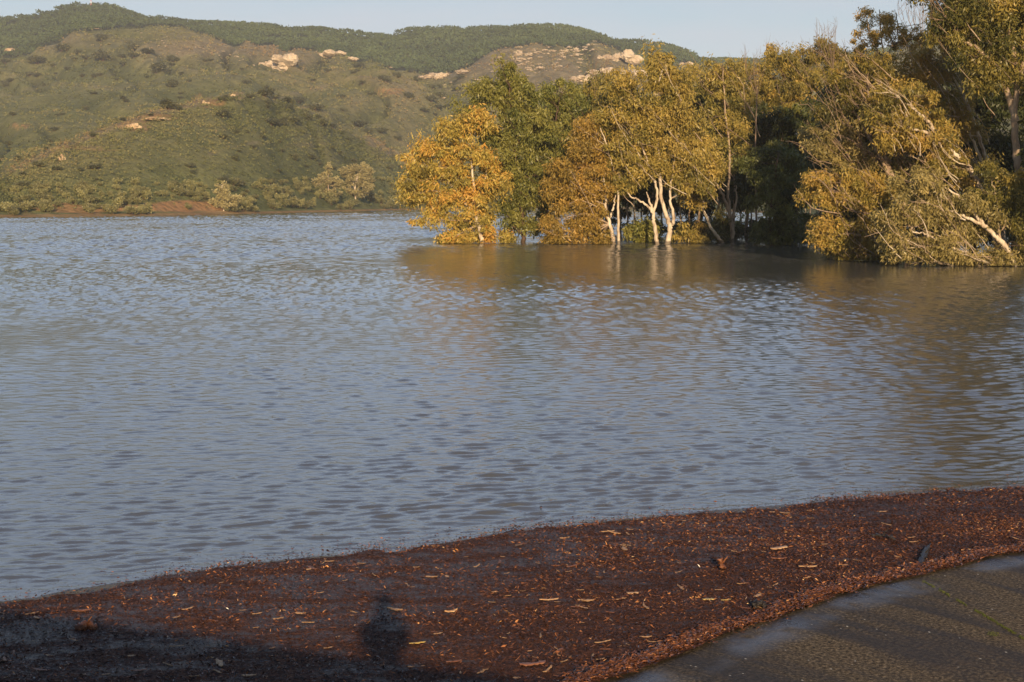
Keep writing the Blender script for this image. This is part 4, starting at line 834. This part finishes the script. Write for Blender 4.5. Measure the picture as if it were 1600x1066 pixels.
special('bark_strip', 1216, 860, .26, 'tan', 'wide dull tan bark slab up and right of the upright stub', 'bark', .5, 606, .9)
special('bark_strip', 652, 1009, .17, 'yellow', 'bright split chip at the right side of the standing shadow', 'bark', .35, 607, .5)
special('bark_strip', 705, 960, .16, 'tan', 'raised tan chip right of the shadow of the photographer', 'bark', .6, 608, .7, 1.4)
special('driftwood', 832, 1042, .26, 'rust', 'dark brown bark slab where the long shadow ends', 'driftwood', .3, 609, 1.0)
def lump(px, py, name, label, pts, rr, mat):
    P = wp(px, py); root = empty(name, P, label, 'driftwood'); tb = Tubes(); g = np.random.default_rng(int(px))
    Q = spline(pts, 14) + g.normal(size=(14, 3)) * .008; ra = rr * (1 + .3 * g.normal(size=14)); ra[0] = ra[-1] = .004
    tb.add(Q, np.abs(ra), 9); tb.build('log', mat, root, np.zeros(3)); 
    tb = Tubes(); tb.add(spline([Q[6], Q[6] + [.04, -.02, .06], Q[6] + [.07, -.02, .1]], 5), np.linspace(.012, .004, 5), 5); tb.build('twig', mat, root, np.zeros(3))
lump(1441, 880, 'driftwood', 'black rotten branch lying slantwise close to the concrete edge', [(-.14, -.25, .02), (0, 0, .04), (.12, .3, .035), (.2, .55, .02), (.36, .9, .01)], .028, bm_['black'])
lump(1128, 893, 'driftwood', 'short upright stub sticking out of the debris', [(0, 0, -.05), (.0, 0, .05), (-.01, .01, .12), (.0, .02, .15)], .035, bm_['rust'])
lump(1375, 842, 'driftwood', 'dark forked twig above the black rotten branch', [(-.1, .1, .02), (0, 0, .04), (.06, -.05, .06), (.16, -.15, .02)], .02, bm_['black'])
lump(1183, 952, 'driftwood', 'dark knotty root fragment against the concrete rim', [(-.06, 0, .02), (0, 0, .05), (.05, .02, .06), (.1, .05, .02)], .035, bm_['black'])
lump(130, 985, 'driftwood', 'dark lump of wood in the shadow at the lower left', [(-.09, 0, .01), (0, 0, .04), (.05, .02, .04), (.12, .04, .01)], .04, bm_['rust'])

# ---------------------------------------------------------------- concrete spillway crest
ns_, nu_ = 150, 160
s = np.concatenate([np.linspace(-.5, 0, 8)[:-1], np.linspace(0, 1, ns_ - 7) ** 1.4 * 9]); 
PS = CL[None] + cn[None] * s[:, None, None]
uu = np.concatenate([[0], np.cumsum(np.linalg.norm(np.diff(CL, axis=0), axis=1))])
U, S = np.meshgrid(uu, s)
zc = np.where(S < 0, .35 * S, -.004 + .035 * np.minimum(S, .3) - .02 * np.maximum(S - .15, 0) ** 1.7)
zc = zc + .03 * np.clip(S, 0, 1.5) * np.sin(U * 1.5 + .5) * .5 + .02 * fbm(U * .6, S * .25, 90, 3) * np.clip(S, 0, 1)
m = Mat('wet_concrete'); tcn = m('ShaderNodeUVMap'); tcn.uv_map = 'uv'
def uvs(sc3):
    q = m('ShaderNodeMapping'); q.inputs['Scale'].default_value = sc3; m.l(tcn.outputs[0], q.inputs['Vector']); return q.outputs[0]
ag = m.noise(26, 4, .75, uvs((1, 1, 1))); st = m.noise(1.3, 5, .6, uvs((1.2, .16, 1))); st2 = m.noise(3.5, 4, .6, uvs((1.6, .12, 1))); fine = m.noise(8, 5, .65, uvs((1, .6, 1)))
vo = m('ShaderNodeTexVoronoi', Scale=8.0); m.l(uvs((1, .8, 1)), vo.inputs['Vector'])
c = m.ramp(ag, [(.32, (.008, .006, .004)), (.5, (.075, .056, .034)), (.66, (.24, .18, .11))])
c = m.mix(m.ramp(st, [(.42, 0.), (.58, .75)]), c, (.022, .018, .016))
c = m.mix(m.ramp(fine, [(.5, 0.), (.75, .45)]), c, (.09, .06, .033))
c = m.mix(m.ramp(vo.outputs['Distance'], [(.05, 1.), (.1, 0.)]), c, m.mix(m.ramp(m.noise(9, 2, .5, uvs((1, 1, 1))), [(.5, 0.), (.6, 1.)]), (.03, .025, .02), (.6, .55, .45)))
ro = m.math('ADD', m.math('MULTIPLY', m.ramp(st, [(.4, .85), (.58, .6)]), 1.0), m.math('MULTIPLY', m.attr('wet'), -.5), True)
M['conc'] = m.done(m.bsdf(m.mix(m.math('MULTIPLY', m.attr('wet'), .6), c, (.03, .028, .026)), ro, m.math('ADD', m.math('MULTIPLY', m.attr('wet'), .8), .1), m.bump(ag, 1.0, .015)))
wet = np.clip(1.3 - np.abs(S - .25) / .33, 0, 1) * np.clip(.6 + 1.6 * fbm(U * .9, S * 1.2, 93, 3), 0, 1) * np.clip(.75 + .6 * fbm(U * 6, S * 5, 94, 3), 0, 1)
cc = mesh('spillway_crest', np.concatenate([PS, zc[..., None]], -1).reshape(-1, 3), grid_faces(ns_, nu_), M['conc'], smooth=True, attrs={'wet': wet.ravel()}, uv=np.stack([U, S], -1).reshape(-1, 2))
tag(cc, 'dark wet rounded concrete spillway crest', kind='structure')
def conc_z(x, y):
    d = (CL[:, 0] - x) ** 2 + (CL[:, 1] - y) ** 2; i = int(d.argmin()); ss = (x - CL[i, 0]) * cn[i, 0] + (y - CL[i, 1]) * cn[i, 1]; j = int(np.searchsorted(s, ss)); return float(zc[min(j, len(s) - 1), i])
# moss along the joint
gm = np.random.default_rng(12); C_, T_ = [], []
for k in range(900):
    t = gm.random() ** .8; px, py = 1440 + 175 * t, 908 + 100 * t ** 1.05 + gm.normal() * .9
    if vn(t * 14, 0, 9) < -.05 - t * .5: continue
    P = wp(px, py, -.05)
    for _ in range(3):
        z = conc_z(P[0], P[1]); P = wp(px, py, z)
    C_.append([P[0], P[1], z + .004])
for px, py in ((1551, 993), (1553, 990), (1549, 991), (1461, 906)):
    P = wp(px, py, -.1); z = conc_z(P[0], P[1]); P = wp(px, py, z)
    for _ in range(20): C_.append([P[0] + gm.normal() * .02, P[1] + gm.normal() * .03, z + .004])
m = Mat('moss'); M['moss'] = m.done(m.bsdf(m.ramp(m.attr('tint'), [(0, (.04, .05, .01)), (.6, (.08, .095, .018)), (1, (.16, .16, .04))]), .8, .2))
V, Fc, T = leaves(np.array(C_), 3, np.array([.01, .014, .004]), .011, .5, -.8, np.full(len(C_), .45), .25, 8)
tag(mesh('moss', V, Fc, M['moss'], attrs={'tint': T}), 'thin line of yellow green moss growing down the concrete joint', 'moss', kind='stuff')

# ---------------------------------------------------------------- where the photographer stands: abutment, parapet, person (they cast the shadows)
P0 = wp(0, 948); P1 = wp(870, 1066); dr = P1 - P0; dr /= np.linalg.norm(dr); S3 = np.array([sv.x, sv.y, sv.z])
pn = np.cross(dr, S3); pn /= np.linalg.norm(pn)
yw = .42; ztop = P0[2] - (pn[0] * (0 - P0[0]) + pn[1] * (yw - P0[1])) / pn[2]
dk = H - 1.62
m = Mat('dry_concrete'); n = m.noise(3, 6, .65, m.obj()); M['dry'] = m.done(m.bsdf(m.ramp(n, [(.3, (.2, .18, .15)), (.7, (.36, .33, .28))]), .85, .3, m.bump(n, .3, .02)))
ang = math.atan2(dr[1], dr[0])
def box(name, x0, x1, y0, y1, z0, z1, mat, parent=None, bev=.02):
    V = np.array([(x, y, z) for z in (z0, z1) for y in (y0, y1) for x in (x0, x1)], float); Fc = np.array([(0, 2, 3, 1), (4, 5, 7, 6), (0, 1, 5, 4), (2, 6, 7, 3), (0, 4, 6, 2), (1, 3, 7, 5)])
    o = mesh(name, V, Fc, mat, parent); b = o.modifiers.new('bevel', 'BEVEL'); b.width = bev; b.segments = 2; return o
wall = empty('parapet_wall', (0, yw, dk), 'concrete parapet the photographer leans over', 'wall'); wall.rotation_euler[2] = ang
box('wall', -14, 9, -.22, 0, .002, ztop - dk - .09, M['dry'], wall); box('coping', -14.02, 9.02, -.27, .0, ztop - dk - .088, ztop - dk, M['dry'], wall, .015)
ab = box('abutment', -14, 9, -3.2, -.03, -3.5, 0, M['dry']); ab.location = (0, yw, dk); ab.rotation_euler[2] = ang
tag(ab, 'concrete abutment and deck the photographer stands on', kind='structure')
def skin(name, verts, edges, radii, mat, parent, root=0, sub=2):
    me = bpy.data.meshes.new(name); me.from_pydata(verts, edges, []); me.materials.append(mat); o = link(bpy.data.objects.new(name, me), parent)
    md = o.modifiers.new('skin', 'SKIN'); sk = me.skin_vertices[0].data if me.skin_vertices else None
    if sk is None: return o
    for i, r in enumerate(radii): sk[i].radius = (r, r) if not hasattr(r, '__len__') else r; sk[i].use_root = (i == root)
    sb = o.modifiers.new('sub', 'SUBSURF'); sb.levels = sb.render_levels = sub; return o
m = Mat('skin'); M['skin'] = m.done(m.bsdf((.45, .27, .19), .5)); m = Mat('dark_jacket'); n = m.noise(40, 3, .6, m.obj()); M['jacket'] = m.done(m.bsdf(m.ramp(n, [(.3, (.03, .035, .05)), (.7, (.06, .065, .085))]), .85, .2)); m = Mat('hair'); M['hair'] = m.done(m.bsdf((.04, .025, .015), .6)); m = Mat('camera_black'); M['blk'] = m.done(m.bsdf((.02, .02, .02), .4))
per = empty('person', (0, -.27, dk), 'person in a dark jacket holding a camera up to the eye behind the parapet', 'person')
Zb = [(0, 0, .95), (0, 0, 1.1), (0, 0, 1.25), (0, .0, 1.4), (0, .01, 1.47), (0, .02, 1.53), (0, .03, 1.62), (0, .03, 1.69),
      (-.18, 0, 1.38), (-.19, .1, 1.18), (-.15, .2, 1.32), (-.09, .16, 1.5), (.18, 0, 1.38), (.19, .1, 1.18), (.15, .2, 1.32), (.09, .16, 1.5),
      (-.1, 0, .88), (-.11, .02, .5), (-.12, -.01, .1), (-.13, .12, .04), (.1, 0, .88), (.11, .02, .5), (.12, -.01, .1), (.13, .12, .04)]
Eb = [(0, 1), (1, 2), (2, 3), (3, 4), (4, 5), (5, 6), (6, 7), (3, 8), (8, 9), (9, 10), (10, 11), (3, 12), (12, 13), (13, 14), (14, 15), (0, 16), (16, 17), (17, 18), (18, 19), (0, 20), (20, 21), (21, 22), (22, 23)]
Rb = [(.16, .12), (.15, .11), (.16, .12), (.16, .11), .065, .07, (.105, .12), (.1, .11), .065, .05, .042, .03, .065, .05, .042, .03, .09, .065, .045, .04, .09, .065, .045, .04]
body = skin('body', Zb, Eb, Rb, M['skin'], per)
Vj = [(x, y, z) for x, y, z in Zb[:5]] + Zb[8:11] + Zb[12:15]
skin('jacket', [Zb[0], Zb[1], Zb[2], Zb[3], Zb[4], Zb[8], Zb[9], (-.16, .18, 1.28), Zb[12], Zb[13], (.16, .18, 1.28)], [(0, 1), (1, 2), (2, 3), (3, 4), (3, 5), (5, 6), (6, 7), (3, 8), (8, 9), (9, 10)], [(.18, .14), (.175, .135), (.185, .14), (.18, .13), .075, .08, .068, .058, .08, .068, .058], M['jacket'], per)
skin('trousers', [(0, 0, .98), (0, 0, .9), (-.1, 0, .84), (-.11, .02, .5), (-.12, -.01, .1), (.1, 0, .84), (.11, .02, .5), (.12, -.01, .1)], [(0, 1), (1, 2), (2, 3), (3, 4), (1, 5), (5, 6), (6, 7)], [(.17, .13), (.16, .13), .1, .075, .06, .1, .075, .06], M['jacket'], per)
skin('hair', [(0, .0, 1.6), (0, .0, 1.69), (0, .04, 1.735)], [(0, 1), (1, 2)], [(.108, .115), (.115, .12), (.085, .08)], M['hair'], per)
for sx in (-1, 1):
    for k in range(4): skin('finger', [(sx * .085, .17, 1.53 - .018 * k), (sx * .075, .2, 1.535 - .018 * k), (sx * .05, .215, 1.535 - .018 * k)], [(0, 1), (1, 2)], [.01, .009, .007], M['skin'], per, sub=1)
    skin('thumb', [(sx * .08, .14, 1.5), (sx * .05, .15, 1.53), (sx * .035, .15, 1.55)], [(0, 1), (1, 2)], [.012, .011, .008], M['skin'], per, sub=1)
pc_ = empty('camera_body', (0, -.27 + .17, dk + 1.6), 'black camera held up by the person', 'camera')
box('body', -.065, .065, -.02, .03, -.045, .045, M['blk'], pc_, .008); tb = Tubes(); tb.add([(0, .031, 0), (0, .05, 0), (0, .085, 0)], [.03, .03, .03], 20); tb.build('lens', M['blk'], pc_, np.zeros(3))

# ---------------------------------------------------------------- haze
m = Mat('haze'); pv = m('ShaderNodeVolumePrincipled'); pv.inputs['Color'].default_value = (.86, .88, .92, 1); pv.inputs['Density'].default_value = .00012; pv.inputs['Anisotropy'].default_value = 0.0
m.l(pv.outputs[0], m.out.inputs['Volume'])
hz = mesh('haze', np.array([(x, y, z) for z in (-12, 300) for y in (-60, 2600) for x in (-1700, 2300)], float), np.array([(0, 2, 3, 1), (4, 5, 7, 6), (0, 1, 5, 4), (2, 6, 7, 3), (0, 4, 6, 2), (1, 3, 7, 5)]), m.m)
tag(hz, 'thin warm air haze over the reservoir', kind='stuff')
